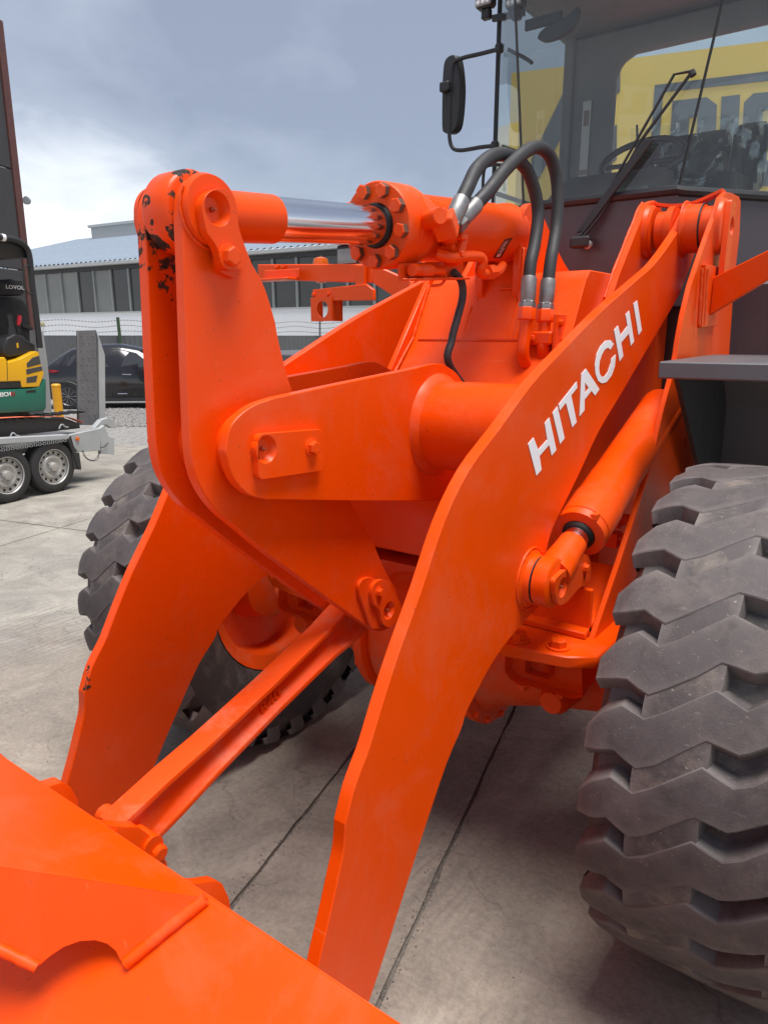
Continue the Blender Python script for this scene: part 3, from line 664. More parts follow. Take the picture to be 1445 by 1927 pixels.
# ---- lift cylinders
LP0 = Vector((.545, *PIN_L)); LP1 = Vector((.545, 2.90, 1.585)); LDr = (LP1-LP0).normalized()
for s in (1, -1):
    def mx_(v): return Vector((v.x*s, v.y, v.z))
    D = LDr
    bm = NBM(); lathe(bm, mx_(LP0+D*.235), D, [(0, .066), (.004, .080), (.03, .083), (.034, .080), (.036, .083), (.16, .083), (.165, .0795), (.30, .0795), (.305, .078), (.84, .078)], 40)
    lc = add('lift_cylinder', bm, OR, LO)
    bm = NBM(); lathe(bm, mx_(LP0+D*.16), D, [(0, .040), (.09, .040)], 28); add('chrome_rod', bm, CHROME, lc)
    bm = NBM(); lathe(bm, mx_(LP0+D*.222), D, [(0, .044), (.006, .050), (.016, .052)], 28); add('rod_seal', bm, SEAL, lc)
    bm = NBM(); lathe(bm, mx_(Vector((.522, *PIN_L))), (s, 0, 0), [(0, .066), (.004, .072), (.046, .072), (.050, .066)], 32)
    lathe(bm, mx_(LP0+D*.04), D, [(0, .052), (.06, .050), (.10, .046), (.15, .043)], 24); add('rod_eye', bm, OR, lc)
    out2 = chain([(1036, 1117), (1035, 1093), (1042, 1082), (1058, 1069), (1074, 1058), (1090, 1041)], [(1090, 1041), (1099, 1046), (1103, 1062), (1103.6, 1078), (1100, 1090), (1079, 1107), (1066, 1122), (1055, 1133), (1042.7, 1136), (1036, 1117)], n=4)
    keeper(lc, s*.5735, yz(out2, .5735), pX(1054, 1104, .58).yz, .030, .014, [pX(1100.6, 1069, .588).yz], .0125, s)
    bm = NBM(); tube(bm, [mx_(LP0+D*t+Vector((.01, .02, -.105))) for t in (.32, .36, .8)], .017, 10); add('steel_pipe', bm, OR, lc)
    bm = NBM(); box(bm, (0, 0, 0), (.02, .03, .02), Matrix.Translation(mx_(LP0+D*.262+Vector((.05, -.03, .055))))); add('lock_tab', bm, OR, lc, bev=.002)

for s in (1, -1):
    bm = NBM(); lathe(bm, (s*.5185, *PIN_L), (s, 0, 0), [(0, .0695), (.0035, .0695)], 32); add('grease_seal', bm, SEAL, LO)
# ---- front frame
bm = NBM()
fr = [(2.58, 2.046), (2.545, 2.012), (2.43, 1.803), (2.30, 1.66), (2.02, 1.30), (1.98, 1.08), (2.30, 1.00), (3.6, 1.00), (3.6, 2.05)]
plate(fr, -.325, .325, bm); ff = add('front_frame', bm, OR, LO, bev=.004)
add('side_flange', plate([(2.60, 2.06), (2.575, 2.075), (2.29, 1.70), (1.99, 1.32), (1.95, 1.05), (2.0, 1.05), (2.34, 1.70)], -.352, -.330), OR, ff, bev=.003)
add('crease_seam', box(NBM(), (0, 2.4275, 1.8045), (.60, .006, .006)), ORCAST, ff)
# mount ribs and clevis of the tilt cylinder
for s in (1, -1):
    rb = [(2.51, 2.13), (2.505, 1.98), (2.51, 1.86), (2.445, 1.800), (2.62, 1.800), (2.62, 2.13)]
    add('mount_rib', plate(rb, s*.082, s*.100), OR, ff, bev=.003)
    mp_ = chain([(2.50, 2.10), (2.505, 2.20)], [(2.505, 2.20), (2.52, 2.255), (2.56, 2.285), (2.62, 2.29), (2.68, 2.262)], [(2.68, 2.262), (2.85, 2.14), (2.98, 2.075), (3.10, 2.048)], [(3.10, 2.048), (2.70, 1.95), (2.60, 1.80), (2.50, 1.98)], n=4)
    add('cylinder_mount_plate', plate(mp_, s*.062, s*.090), OR, ff, bev=.003)
bm = NBM(); cyl(bm, (-.10, 2.63, 2.195), (.10, 2.63, 2.195), .05, 24); add('mount_pin', bm, OR, ff)
weld_strip([(-.105, 2.50, 1.93), (-.108, 2.44, 1.81)], .006, ff); weld_strip([(.105, 2.50, 1.93), (.108, 2.44, 1.81)], .006, ff)
bm = NBM(); plate([(2.44, 1.82), (2.53, 2.0), (2.60, 2.12), (2.66, 2.12), (2.66, 1.82)], -.081, .081, bm); add('mount_web', bm, OR, ff)
bm = NBM(); prism(bm, [pX(*q, .14)+Vector((0, -.001, 0)) for q in ((973, 690), (976, 676), (984, 662), (1050, 650), (1050, 692))], (.06, 0, 0)); add('pipe_opening', bm, SEAL, ff)
# towers
outp = [(1365, 361), (1378, 364), (1390, 370), (1393, 378), (1391, 440), (1384, 500), (1377.5, 573), (1371, 669), (1340, 705), (1326, 865), (1322, 1000), (1300, 1150), (1140, 1215), (1112, 1218), (1164.5, 1062.7), (1224, 880), (1247, 775), (1266, 705), (1274, 666), (1277, 643.6), (1286, 594), (1300, 535.7), (1322, 470), (1345, 405), (1356, 371)]
OP = yz(outp, .62)
IP = yz([(1150, 560), (1165, 516), (1186, 462), (1205, 414), (1213, 393), (1221, 381), (1231, 377), (1243, 383)], .352) + [(3.30, 2.30), (3.32, 2.0), (3.4, 1.5), (3.2, 1.0), (2.2, 1.0), (2.2, 1.3)]
for s in (1, -1):
    tw = add('tower_plate', plate(OP, s*.602, s*.62), OR, ff, bev=.002)
    ti = add('tower_plate', plate(IP, s*.326, s*.352), OR, ff, bev=.003)
    bm = NBM(); lathe(bm, (s*.35, *PIN_A), (s, 0, 0), [(0, .105), (.018, .100), (.022, .094), (.030, .094)], 32); add('pin_boss', bm, OR, ti)
    bm = NBM(); lathe(bm, (s*.618, *PIN_A), (s, 0, 0), [(0, .110), (.006, .102), (.020, .098), (.024, .092)], 32); add('pin_boss', bm, OR, tw)
    kp = [(PIN_A[0]-.05, PIN_A[1]+.085), (PIN_A[0]+.035, PIN_A[1]+.085), (PIN_A[0]+.04, PIN_A[1]+.075), (PIN_A[0]+.02, PIN_A[1]-.27), (PIN_A[0]-.055, PIN_A[1]-.285), (PIN_A[0]-.058, PIN_A[1]-.275), (PIN_A[0]-.056, PIN_A[1]+.075)]
    keeper(tw, s*.643, kp, (PIN_A[0]-.004, PIN_A[1]+.0), .034, .020, [(PIN_A[0]-.015, PIN_A[1]-.21)], .018, s)
    # strap joining the two plates behind the pin
    bm = NBM(); sp = cat([(s*.352, 3.165, 2.335), (s*.42, 3.17, 2.322), (s*.50, 3.17, 2.325), (s*.602, 3.17, 2.36)], 5)
    for a, c in zip(sp, sp[1:]): prism(bm, [a, c, c+Vector((0, 0, .012)), a+Vector((0, 0, .012))], (0, .06, 0))
    add('tie_strap', bm, OR, ff)
    # lamp bracket : mount angle, inclined arm, level bar
    bm = NBM(); pts_ = [pX(*q, .622) for q in ((1321, 497), (1351, 504), (1342.7, 614), (1313, 616.6))]
    prism(bm, [Vector((s*p.x, p.y, p.z)) for p in pts_], (s*.012, 0, 0)); mo = add('bracket_mount', bm, OR, ff, bev=.002)
    for q in ((1320, 505), (1330, 505)):
        a = pX(*q, .634); c = pX(q[0]-6, 612, .634); weld_strip([Vector((s*a.x, a.y, a.z)), Vector((s*c.x, c.y, c.z))], .006, ff)
    r0 = Vector((s*.634, 3.03, 2.035)); r1 = Vector((s*.634, 3.03, 1.895)); m0 = Vector((s*.93, 2.96, 2.165)); m1 = Vector((s*.93, 2.96, 2.075)); z0 = Vector((s*1.72, 2.95, 2.205)); z1 = Vector((s*1.72, 2.95, 2.125))
    bm = NBM(); prism(bm, [r0, m0, m1, r1], (0, .03, 0)); lb = add('lamp_bracket', bm, OR, LO, bev=.004)
    bm = NBM(); prism(bm, [m0, z0, z1, m1], (0, .03, 0)); add('bracket_bar', bm, OR, lb, bev=.004)
    # second bracket with square indicator box
    bm = NBM(); prism(bm, [Vector((s*1.30, 2.93, 2.055)), Vector((s*.95, 2.93, 2.07)), Vector((s*.90, 2.93, 2.04)), Vector((s*.90, 2.93, 1.99)), Vector((s*1.30, 2.93, 1.998))], (0, .02, 0))
    box(bm, (s*.99, 2.945, 2.10), (.06, .02, .12))
    add('bracket_bar', bm, OR, lb, bev=.003)
    cxp = Vector((s*1.225, 2.925, 1.955)); hl = [cxp+Vector((.038*math.cos(a), 0, .042*math.sin(a))) for a in [2*math.pi*i/20 for i in range(20)]]
    sq = [cxp+Vector((dx, 0, dz)) for dx, dz in ((-.075, -.06), (.055, -.06), (.055, .06), (-.075, .06))]
    bm = NBM(); slab_of([(sq, [hl])], (0, -1, 0), .006, bm); box(bm, (cxp.x+.058, 2.965, 1.955), (.006, .09, .12)); box(bm, (cxp.x-.078, 2.965, 1.955), (.006, .09, .12)); add('lamp_box', bm, OR, lb)
    for dx in (.05, -.05): bolt_at((s*1.24+dx, 2.93, 2.03), (0, -1, 0), .010, lb)
    bm = NBM(); box(bm, (s*1.10, 3.02, 2.215), (.15, .09, .11)); hd = add('headlight', bm, BLK, lb, bev=.018, seg=3)
    bm = NBM(); box(bm, (s*1.10, 2.972, 2.212), (.118, .014, .074)); add('headlight_lens', bm, LENS, hd, bev=.006, seg=2)
    bm = NBM(); box(bm, (s*1.10, 3.0, 2.285), (.17, .12, .022)); box(bm, (s*1.10, 3.045, 2.235), (.165, .02, .10)); add('lamp_hood', bm, OR, hd, bev=.004)
    bm = NBM(); lathe(bm, (s*1.335, 3.04, 2.165), (0, 0, 1), [(-.07, .02), (-.055, .042), (.03, .042), (.055, .036), (.062, .015)], 16); add('indicator_lamp', bm, AMBER, lb)
    bm = NBM(); prism(bm, [Vector((s*1.37, 2.90, 2.115)), Vector((s*1.62, 2.90, 2.118)), Vector((s*1.62, 2.90, 2.165)), Vector((s*1.37, 2.90, 2.162))], (0, .012, 0)); box(bm, (s*1.50, 2.87, 2.11), (.24, .09, .012)); add('end_plate', bm, OR, lb, bev=.003)
    for dx in (.0, .05): bolt_at((s*1.57+dx, 2.945, 2.18), (0, -1, 0), .011, lb)
# pink weld ring rounds the far-side frame opening behind the arms
bm = NBM()
for k in range(5): tube(bm, [Vector((-.455, 1.60+.0*k+ (.13+.014*k)*math.cos(R(a)), 1.53+(.13+.014*k)*math.sin(R(a)))) for a in range(60, 150, 6)], .006, 6)
add('weld_bead', bm, WELD, tubeo)

weld_strip([(s_, y, z) for s_, y, z in ((-.328, 2.31, 1.685), (-.328, 2.43, 1.81), (-.328, 2.545, 2.02))], .007, ff)
weld_strip([(.0, 2.52, 1.99), (.08, 2.52, 1.99)], .005, ff)
ip_ = [(.324, y, z) for y, z in IP[:6]]
weld_strip(ip_, .006, ff)
for s in (1, -1):
    weld_strip([(s*.108, TUB[0]+.137*math.cos(R(a)), TUB[1]+.137*math.sin(R(a))) for a in range(0, 361, 12)], .007, tubeo)
    weld_strip([(s*.138, TUB[0]+.150*math.cos(R(a)), TUB[1]+.150*math.sin(R(a))) for a in range(60, 300, 10)], .006, tubeo)
    if s > 0: weld_strip([(s*(BO+.001), EYE[0]+.076*math.cos(R(a)), EYE[1]+.076*math.sin(R(a))) for a in range(150, 290, 10)], .004, bell[0 if s > 0 else 1])
    weld_strip([(s*.493, PIN_A[0]+.100*math.cos(R(a)), PIN_A[1]+.100*math.sin(R(a))) for a in range(0, 361, 12)], .006, ff)
    weld_strip([(s*.493, PIN_L[0]+.090*math.cos(R(a)), PIN_L[1]+.090*math.sin(R(a))) for a in range(0, 361, 12)], .005, ff)
# ---- axle
bm = NBM(); AC = (2.2, .725)
lathe(bm, (-.8, *AC), (1, 0, 0), [(0, .12), (.18, .125), (.36, .16), (.50, .20), (.56, .235), (.565, .285), (.60, .285), (.605, .25), (.66, .29), (.80, .315), (.94, .29), (.995, .25), (1.0, .285), (1.035, .285), (1.04, .235), (1.10, .20), (1.24, .16), (1.42, .125), (1.6, .12)], 44)
axl = add('front_axle', bm, ORCAST, LO)
for s in (1, -1):
    for k in range(16):
        a = 2*math.pi*k/16; bolt_at((s*.236, AC[0]+.268*math.cos(a), AC[1]+.268*math.sin(a)), (s, 0, 0), .013, axl)
    # pad plate and cast saddle
    padp = [(.385, 1.835), (.60, 1.875), (.675, 1.925), (.68, 2.02), (.68, 2.44), (.36, 2.44), (.36, 1.90)]
    bm = NBM(); prism(bm, [(s*x, y, .868) for x, y in padp], (0, 0, .038)); pd = add('axle_pad', bm, OR, axl, bev=.004)
    bm = NBM(); prism(bm, [(s*.37, 2.02, .9065), (s*.60, 2.02, .9065), (s*.60, 2.40, 1.02), (s*.37, 2.40, 1.02)], (0, 0, .02)); prism(bm, [(s*.352, 2.05, .9065), (s*.60, 2.05, .9065), (s*.60, 2.05, 1.06), (s*.352, 2.05, 1.06)], (0, .02, 0)); add('gusset', bm, OR, axl, bev=.003)
    bm = NBM(); fc_ = [(s*x, 1.935, z) for x, z in ((.375, .866), (.625, .866), (.635, .76), (.60, .745), (.40, .745), (.375, .77))]; rc_ = [(s*x, 1.935, z) for x, z in ((.445, .845), (.525, .845), (.525, .785), (.445, .785))]
    slab_of([(fc_, [rc_])], (0, 1, 0), .045, bm); add('saddle_block', bm, ORCAST, axl, bev=.008, seg=2)
    bm = NBM(); prism(bm, [(s*x, 1.975, z) for x, z in ((.378, .866), (.622, .866), (.63, .765), (.60, .747), (.40, .747), (.378, .77))], (0, .30, 0)); add('saddle_core', bm, ORCAST, axl, bev=.01, seg=2)
    bm = NBM(); lathe(bm, (s*.53, 1.98, .70), (0, 1, 0), [(-.03, .035), (0, .05), (.12, .06)], 12); add('casting_lug', bm, ORCAST, axl)
    for q in ((.435, 1.88), (.555, 1.90)):
        bolt_at((s*q[0], q[1]+.02, .907), (0, 0, 1), .026, pd); bolt_at((s*q[0], q[1]+.07, .746), (0, 0, -1), .022, pd)
# driveline hoses in the shade behind the near tower
bm = NBM()
for k, z in enumerate((1.12, 1.19)): tube(bm, [(.40, 2.40, z), (.47, 2.42, z), (.60, 2.45, z+.01)], .02, 10); box(bm, (.52, 2.43, z+.005), (.06, .05, .05))
add('steel_pipe', bm, OR, ff)
bm = NBM(); box(bm, (0, 2.55, .96), (.66, 1.0, .1)); add('frame_floor', bm, ORCAST, ff)

# ---- wheels
TR = .733; TW = .546; YW = 2.202; ZW = .728
up_l = [(-.004, 1.9), (.03, 5.3), (.072, 7.8), (.126, 6.4), (.165, 8.4), (.26, 14.9), (.325, 12.9), (.362, 14.7), (.45, 21.6), (.51, 19.8), (.550, 20.6)]
lo_l = [(-.004, -2.3), (.042, -1.6), (.068, -.4), (.123, -2.7), (.165, -.6), (.22, 3.1), (.261, 5.8), (.329, 5.2), (.381, 8.1), (.45, 12.4), (.515, 11.9), (.550, 13.8)]
up_l = [(u, a+.15) for u, a in up_l]
def itp(l, u):
    for a, c in zip(l, l[1:]):
        if u <= c[0]: return a[1]+(c[1]-a[1])*max(0, (u-a[0]))/(c[0]-a[0])
    return l[-1][1]
def rtop(u): 
    e_ = abs(u-TW/2)/(TW/2); return TR-.010*e_**2-.012*max(0, e_-.86)/.14
NL = 27; PT = 360/NL
def tp_(u, a, r): return Vector((u, -r*math.cos(R(a)), r*math.sin(R(a))))
def lug_mesh(seed=0):
    jr = random.Random(seed); up_j = [(u, a+jr.uniform(-.35, .35)) for u, a in up_l]; lo_j = [(u, a+jr.uniform(-.35, .35)) for u, a in lo_l]
    bm = NBM(); us = sorted(set([-.004, .012, .03, .05, .072, .10, .126, .145, .165, .19, .22, .26, .29, .325, .345, .362, .40, .45, .48, .51, .534, .550]))
    NV = 4; top = []; lowr = []
    for u in us:
        a0, a1 = itp(lo_j, u), itp(up_j, u); ru = rtop(u)-jr.uniform(0, .0016); top.append([bm.verts.new(tp_(u, a0+(a1-a0)*k/NV, ru)) for k in range(NV+1)])
        uc = min(max(u, .004), TW-.004)
        lowr.append([bm.verts.new(tp_(uc, a0-1.7, TR-.052)), bm.verts.new(tp_(uc, a1+1.7, TR-.052))])
    n = len(us)
    for i in range(n-1):
        for k in range(NV): bm.faces.new((top[i][k], top[i][k+1], top[i+1][k+1], top[i+1][k]))
        bm.faces.new((top[i][0], top[i+1][0], lowr[i+1][0], lowr[i][0])); bm.faces.new((top[i][NV], lowr[i][1], lowr[i+1][1], top[i+1][NV]))
    # shoulder ends running down the sidewalls
    for idx, ux in ((0, -.006), (n-1, TW+.006)):
        t = top[idx]; a0, a1 = itp(lo_j, us[idx]), itp(up_j, us[idx])
        r1 = [bm.verts.new(tp_(ux, a0+(a1-a0)*k/NV, TR-.060)) for k in range(NV+1)]
        r2_ = [bm.verts.new(tp_(ux+(.012 if idx == 0 else -.012), a0+(a1-a0)*k/NV, TR-.115)) for k in range(NV+1)]
        for a, c in ((t, r1), (r1, r2_)):
            for k in range(NV): bm.faces.new((a[k], a[k+1], c[k+1], c[k]))
        bm.faces.new((t[0], r1[0], lowr[idx][0])); bm.faces.new((t[NV], lowr[idx][1], r1[NV]))
    return mesh('tread_lug', bm, TYRE, 24, bev=.0025)
def tie_mesh():
    bm = NBM(); us = [.118, .145, .165, .19, .22, .245, .270]; rows = []
    for u in us:
        a0, a1 = itp(up_l, u)-.8, itp(lo_l, u)+PT+.8; rows.append([bm.verts.new(tp_(u, a0+(a1-a0)*k/3, rtop(u)-.0035)) for k in range(4)])
    for a, c in zip(rows, rows[1:]):
        for k in range(3): bm.faces.new((a[k], a[k+1], c[k+1], c[k]))
    for rw, du in ((rows[0], -.010), (rows[-1], .010)):
        lw = [bm.verts.new(v.co+Vector((du, 0, 0))+(-Vector((0, v.co.y, v.co.z)).normalized()*.045)) for v in rw]
        for k in range(3): bm.faces.new((rw[k], rw[k+1], lw[k+1], lw[k]))
    return mesh('groove_tie', bm, TYREM, 40)
def tie2_mesh():
    bm = NBM(); rows = []
    for u in [.425, .45, .48, .51, .532]:
        a0, a1 = itp(up_l, u)-.8, itp(lo_l, u)+PT+.8; rows.append([bm.verts.new(tp_(u, a0+(a1-a0)*k/3, rtop(u)-.006)) for k in range(4)])
    for a, c in zip(rows, rows[1:]):
        for k in range(3): bm.faces.new((a[k], a[k+1], c[k+1], c[k]))
    lw = [bm.verts.new(v.co+Vector((-.010, 0, 0))+(-Vector((0, v.co.y, v.co.z)).normalized()*.04)) for v in rows[0]]
    for k in range(3): bm.faces.new((rows[0][k], rows[0][k+1], lw[k+1], lw[k]))
    return mesh('groove_tie', bm, TYREM, 40)
LUGS = [lug_mesh(k) for k in range(5)]; LUG = LUGS[0]; TIE = tie_mesh(); TIE2 = tie2_mesh()
def carcass():
    bm = NBM(); r = TR
    pr = [(.10, .36), (.075, .40), (.03, .47), (.006, .55), (.0, .63), (.012, .655), (.03, r-.050), (.16, r-.045), (TW/2, r-.044), (TW-.16, r-.045), (TW-.03, r-.050), (TW-.012, .655), (TW, .63), (TW-.006, .55), (TW-.03, .47), (TW-.075, .40), (TW-.10, .36)]
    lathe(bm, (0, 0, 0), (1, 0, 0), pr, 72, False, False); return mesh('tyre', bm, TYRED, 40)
def rim_mesh():
    bm = NBM(); pr = [(.095, .365), (.085, .375), (.075, .385), (.078, .392), (.10, .375), (.11, .335), (.20, .325), (.25, .32), (.265, .20), (.27, .05)]
    lathe(bm, (0, 0, 0), (1, 0, 0), pr, 48, False, True)
    pr = [(TW-.095, .365), (TW-.075, .392), (TW-.11, .335), (.36, .325), (.33, .32), (.31, .24), (.31, .19), (.36, .17), (.42, .16), (.43, .12)]
    lathe(bm, (0, 0, 0), (1, 0, 0), pr, 48, False, True); return mesh('rim', bm, ORCAST, 35)
CARC = carcass(); RIM = rim_mesh()
def wheel(x, y, lab):
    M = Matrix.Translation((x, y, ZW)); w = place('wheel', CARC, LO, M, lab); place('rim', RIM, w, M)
    for k in range(NL):
        Mk = M @ Matrix.Rotation(-R(PT*k+0.3), 4, 'X')
        place('tread_lug', LUGS[(k*3+k//4) % 5], w, Mk); place('groove_tie', TIE, w, Mk); place('groove_tie', TIE2, w, Mk)
wheel(.799, YW, 'near front wheel with dusty deep-lugged tyre'); wheel(-1.345, YW, 'far front wheel with dusty deep-lugged tyre')
def plain_wheel(x, y):
    M = Matrix.Translation((x, y, ZW)); w = place('wheel', CARC, LO, M); place('rim', RIM, w, M)
    for k in range(NL): place('tread_lug', LUG, w, M @ Matrix.Rotation(-R(PT*k+5), 4, 'X'))
plain_wheel(.799, 5.15); plain_wheel(-1.345, 5.15)

# ---- front fenders
for s in (1, -1):
    fp = [(2.30, 1.742), (2.30, 1.692), (2.315, 1.690), (2.33, 1.735), (3.02, 1.735), (3.20, 1.55), (3.22, 1.20), (3.235, 1.20), (3.215, 1.56), (3.03, 1.750)]
    add('fender', plate(fp, s*.668, s*1.38), GREY, LO, bev=.004)
    bm = NBM(); plate([(2.36, 1.734), (3.0, 1.734), (3.19, 1.55), (3.2, 1.2), (3.0, 1.2)], s*.70, s*.685, bm); add('fender_liner', bm, BLK, LO)
# dark body below the cab
bm = NBM(); box(bm, (0, 4.27, 1.60), (1.62, 1.3, .92)); add('cab_base', bm, DARK, LO, bev=.02)
bm = NBM(); box(bm, (0, 5.55, 1.35), (1.35, 3.0, 1.0)); add('engine_hood', bm, OR, LO, bev=.06, seg=3)
bm = NBM(); box(bm, (0, 3.9, .85), (.7, 2.2, .5)); add('rear_frame', bm, ORCAST, LO, bev=.02)

# ---- cab
YC = 3.44
def corner(px, py, y=YC): return pY(px, py, y)
wbR = Vector((.363, YC, 2.433)); wbL = Vector((-.363, YC, 2.433)); wtR = Vector((.528, YC+.09, 3.68)); wtL = Vector((-.528, YC+.09, 3.68))
qbR = Vector((.80, YC+.50, 2.43)); qbL = Vector((-.80, YC+.50, 2.43)); qtR = Vector((.80, YC+.50, 3.68)); qtL = Vector((-.80, YC+.50, 3.68))
rbR = Vector((.80, YC+1.45, 2.10)); rbL = Vector((-.80, YC+1.45, 2.10)); rtR = Vector((.80, YC+1.45, 3.66)); rtL = Vector((-.80, YC+1.45, 3.66))
# lower front shell
bm = NBM(); zb = 1.95
def loft(bm, a, c):
    va = [bm.verts.new(p) for p in a]; vc = [bm.verts.new(p) for p in c]
    for i in range(len(a)-1): bm.faces.new((va[i], va[i+1], vc[i+1], vc[i]))
lowline = [Vector((p.x, p.y, zb)) for p in (rbL, qbL, wbL, wbR, qbR, rbR)]
hiline = [rbL+Vector((0, 0, -.01)), qbL+Vector((0, 0, -.01)), wbL+Vector((0, 0, -.02)), wbR+Vector((0, 0, -.02)), qbR+Vector((0, 0, -.01)), rbR+Vector((0, 0, -.01))]
loft(bm, lowline, hiline); poly3(bm, [lowline[i] for i in range(6)])
cab = add('cab', bm, DARK, LO, smooth=0)
bm = NBM(); prism(bm, [wbL+Vector((0, .02, -.03)), wbR+Vector((0, .02, -.03)), Vector((qbR.x, qbR.y, 2.08)), Vector((qbR.x, qbR.y, 1.95)), Vector((.36, YC+.02, 1.95)), Vector((-.36, YC+.02, 1.95)), Vector((qbL.x, qbL.y, 1.95)), Vector((qbL.x, qbL.y, 2.08))][:2] + [Vector((.36, YC+.04, 1.95)), Vector((-.36, YC+.04, 1.95))], (0, .02, 0)); add('front_panel', bm, DARK, cab)
# windshield sill (black moulding)
bm = NBM(); tube(bm, [qbL+Vector((0, 0, -.01)), wbL+Vector((-.01, 0, -.01)), wbL, wbR, wbR+Vector((.01, .01, -.005)), qbR+Vector((0, 0, -.01))], .022, 8); add('windshield_sill', bm, BLK, cab)
def pane(name, pts, mat=GLASS, th=.005):
    n = (Vector(pts[1])-Vector(pts[0])).cross(Vector(pts[2])-Vector(pts[0])).normalized()
    bm = NBM(); poly3(bm, pts); return add(name, bm, mat, cab, smooth=0)
pane('windshield', [wbL, wbR, wtR, wtL]); pane('quarter_window', [wbR, qbR, qtR, wtR]); pane('quarter_window', [qbL, wbL, wtL, qtL])
pane('side_window', [qbL, Vector((-.80, YC+1.45, 2.10)), rtL, qtL]); pane('side_window', [qbR, rbR, rtR, qtR])
pane('rear_window', [Vector((-.46, YC+1.45, 2.2)), Vector((.76, YC+1.45, 2.2)), Vector((.76, YC+1.45, 3.50)), Vector((-.46, YC+1.45, 3.50))])
for a, c in ((wbR, wtR), (wbL, wtL)): add('glass_seal', tube(NBM(), [a, c], .006, 6), SEAL, cab)
for s in (1, -1):
    bm = NBM(); tube(bm, [Vector((s*.80, YC+.50, 1.97)), Vector((s*.80, YC+.50, 3.70))], .013, 8); add('corner_post', bm, BLK, cab)
    bm = NBM(); box(bm, (s*.775, YC+1.45, 2.85), (.07, .10, 1.72)); add('roof_post', bm, TRIM, cab, bev=.01)
    bm = NBM(); tube(bm, [Vector((s*.80, YC+.50, 2.62)), Vector((s*.80, YC+.96, 2.62))], .014, 8); add('window_bar', bm, BLK, cab)
bm = NBM(); rf = [(-.50, YC+.03), (.50, YC+.03), (.84, YC+.47), (.86, YC+1.55), (-.86, YC+1.55), (-.84, YC+.47)]
prism(bm, [(x, y, 3.66) for x, y in rf], (0, 0, .14)); add('roof', bm, TRIM, cab, bev=.03, seg=3)
bm = NBM(); prism(bm, [(-.78, YC+1.42, 2.0), (.78, YC+1.42, 2.0), (.78, YC+1.42, 2.25), (-.42, YC+1.42, 2.25), (-.46, YC+1.42, 2.32), (-.47, YC+1.42, 3.38), (-.44, YC+1.42, 3.46), (-.36, YC+1.42, 3.50), (.78, YC+1.42, 3.50), (.78, YC+1.42, 3.66), (-.78, YC+1.42, 3.66)], (0, .06, 0)); add('rear_wall', bm, TRIM, cab, bev=.02)
bm = NBM(); box(bm, (.0, YC+.80, 3.648), (.24, .12, .025)); add('dome_lamp', bm, TRIM, cab, bev=.008)
# labels on the far post
bm = NBM(); box(bm, (-.64, YC+1.416, 2.92), (.055, .004, .72)); st_ = add('sticker', bm, STICK, cab)
bm = NBM(); box(bm, (-.64, YC+1.4135, 3.18), (.034, .002, .09)); box(bm, (-.64, YC+1.4135, 2.86), (.05, .002, .03)); 
for k in range(9): box(bm, (-.64, YC+1.4135, 2.80-k*.02), (.042, .002, .006))
add('sticker_print', bm, simple('sticker_print', (.22, .17, .16), .5), cab)
# instrument console
bm = NBM(); con = [(YC+.06, 2.05), (YC+.06, 2.44), (YC+.12, 2.50), (YC+.30, 2.60), (YC+.46, 2.62), (YC+.50, 2.50), (YC+.50, 2.05)]
plate(con, -.30, .22, bm); add('console', bm, BLK, cab, bev=.05, seg=3)
bm = NBM(); plate([(YC+.05, 2.0), (YC+.05, 2.42), (YC+.35, 2.46), (YC+.60, 2.40), (YC+.60, 2.0)], -.62, .36, bm); add('dashboard', bm, BLK, cab, bev=.04, seg=2)
# steering wheel
swc = pY(1207, 300, YC+.50); Msw = Matrix.Translation(swc) @ Matrix.Rotation(R(38), 4, 'X')
bm = NBM(); tube(bm, [Msw @ Vector((.20*math.cos(a), .20*math.sin(a), 0)) for a in [2*math.pi*i/40 for i in range(41)]], .016, 10, False); sw = add('steering_wheel', bm, BLK, cab)
bm = NBM(); box(bm, (0, -.05, -.02), (.10, .16, .05), Msw); box(bm, (0, 0, -.02), (.38, .035, .016), Msw); tube(bm, [Msw @ Vector((0, -.02, -.03)), Msw @ Vector((0, .05, -.30))], .05, 10); add('steering_column', bm, BLK, sw, bev=.01)
bm = NBM(); tube(bm, [pY(1198, 235, YC+.75), pY(1199, 300, YC+.75)], .006, 6); add('aerial', bm, BLK, cab)
# seat under clear wrap
SB = Vector((.03, YC+1.02, .17))
def rbox(nm, c, s, rx, mat, par, bev=.05):
    bm = NBM(); box(bm, (0, 0, 0), s); return add(nm, bm, mat, par, Matrix.Translation(c) @ Matrix.Rotation(rx, 4, 'X'), bev=bev, seg=3)
seat = rbox('operator_seat', SB+Vector((0, -.10, 2.26)), (.50, .50, .14), R(4), SEATF, cab)
rbox('backrest', SB+Vector((0.02, .16, 2.50)), (.48, .14, .52), R(-8), SEATF, seat); rbox('armrest', SB+Vector((.33, -.05, 2.44)), (.10, .36, .10), R(4), SEATF, seat, .03); rbox('armrest', SB+Vector((-.30, -.05, 2.44)), (.07, .36, .06), R(12), SEATF, seat, .02)
rbox('headrest', SB+Vector((.36, .18, 2.60)), (.18, .10, .36), R(-8), SEATF, seat, .05)
def wrap(c, s, seed):
    random.seed(seed); bm = NBM(); bmesh.ops.create_grid(bm, x_segments=16, y_segments=20, size=.5)
    for v in bm.verts: 
        x, y = v.co.x, v.co.y; v.co = Vector((c[0]+x*s[0], c[1]-.02*math.sin(9*x+14*y)-.03*math.sin(23*x-11*y)-random.uniform(0, .025), c[2]+y*s[2]))
    return add('plastic_wrap', bm, PLASTIC, seat)
wrap(SB+Vector((0.02, .06, 2.50)), (.54, 0, .62), 3); wrap(SB+Vector((.36, .08, 2.55)), (.26, 0, .52), 5); wrap(SB+Vector((0, -.36, 2.30)), (.56, 0, .26), 8)
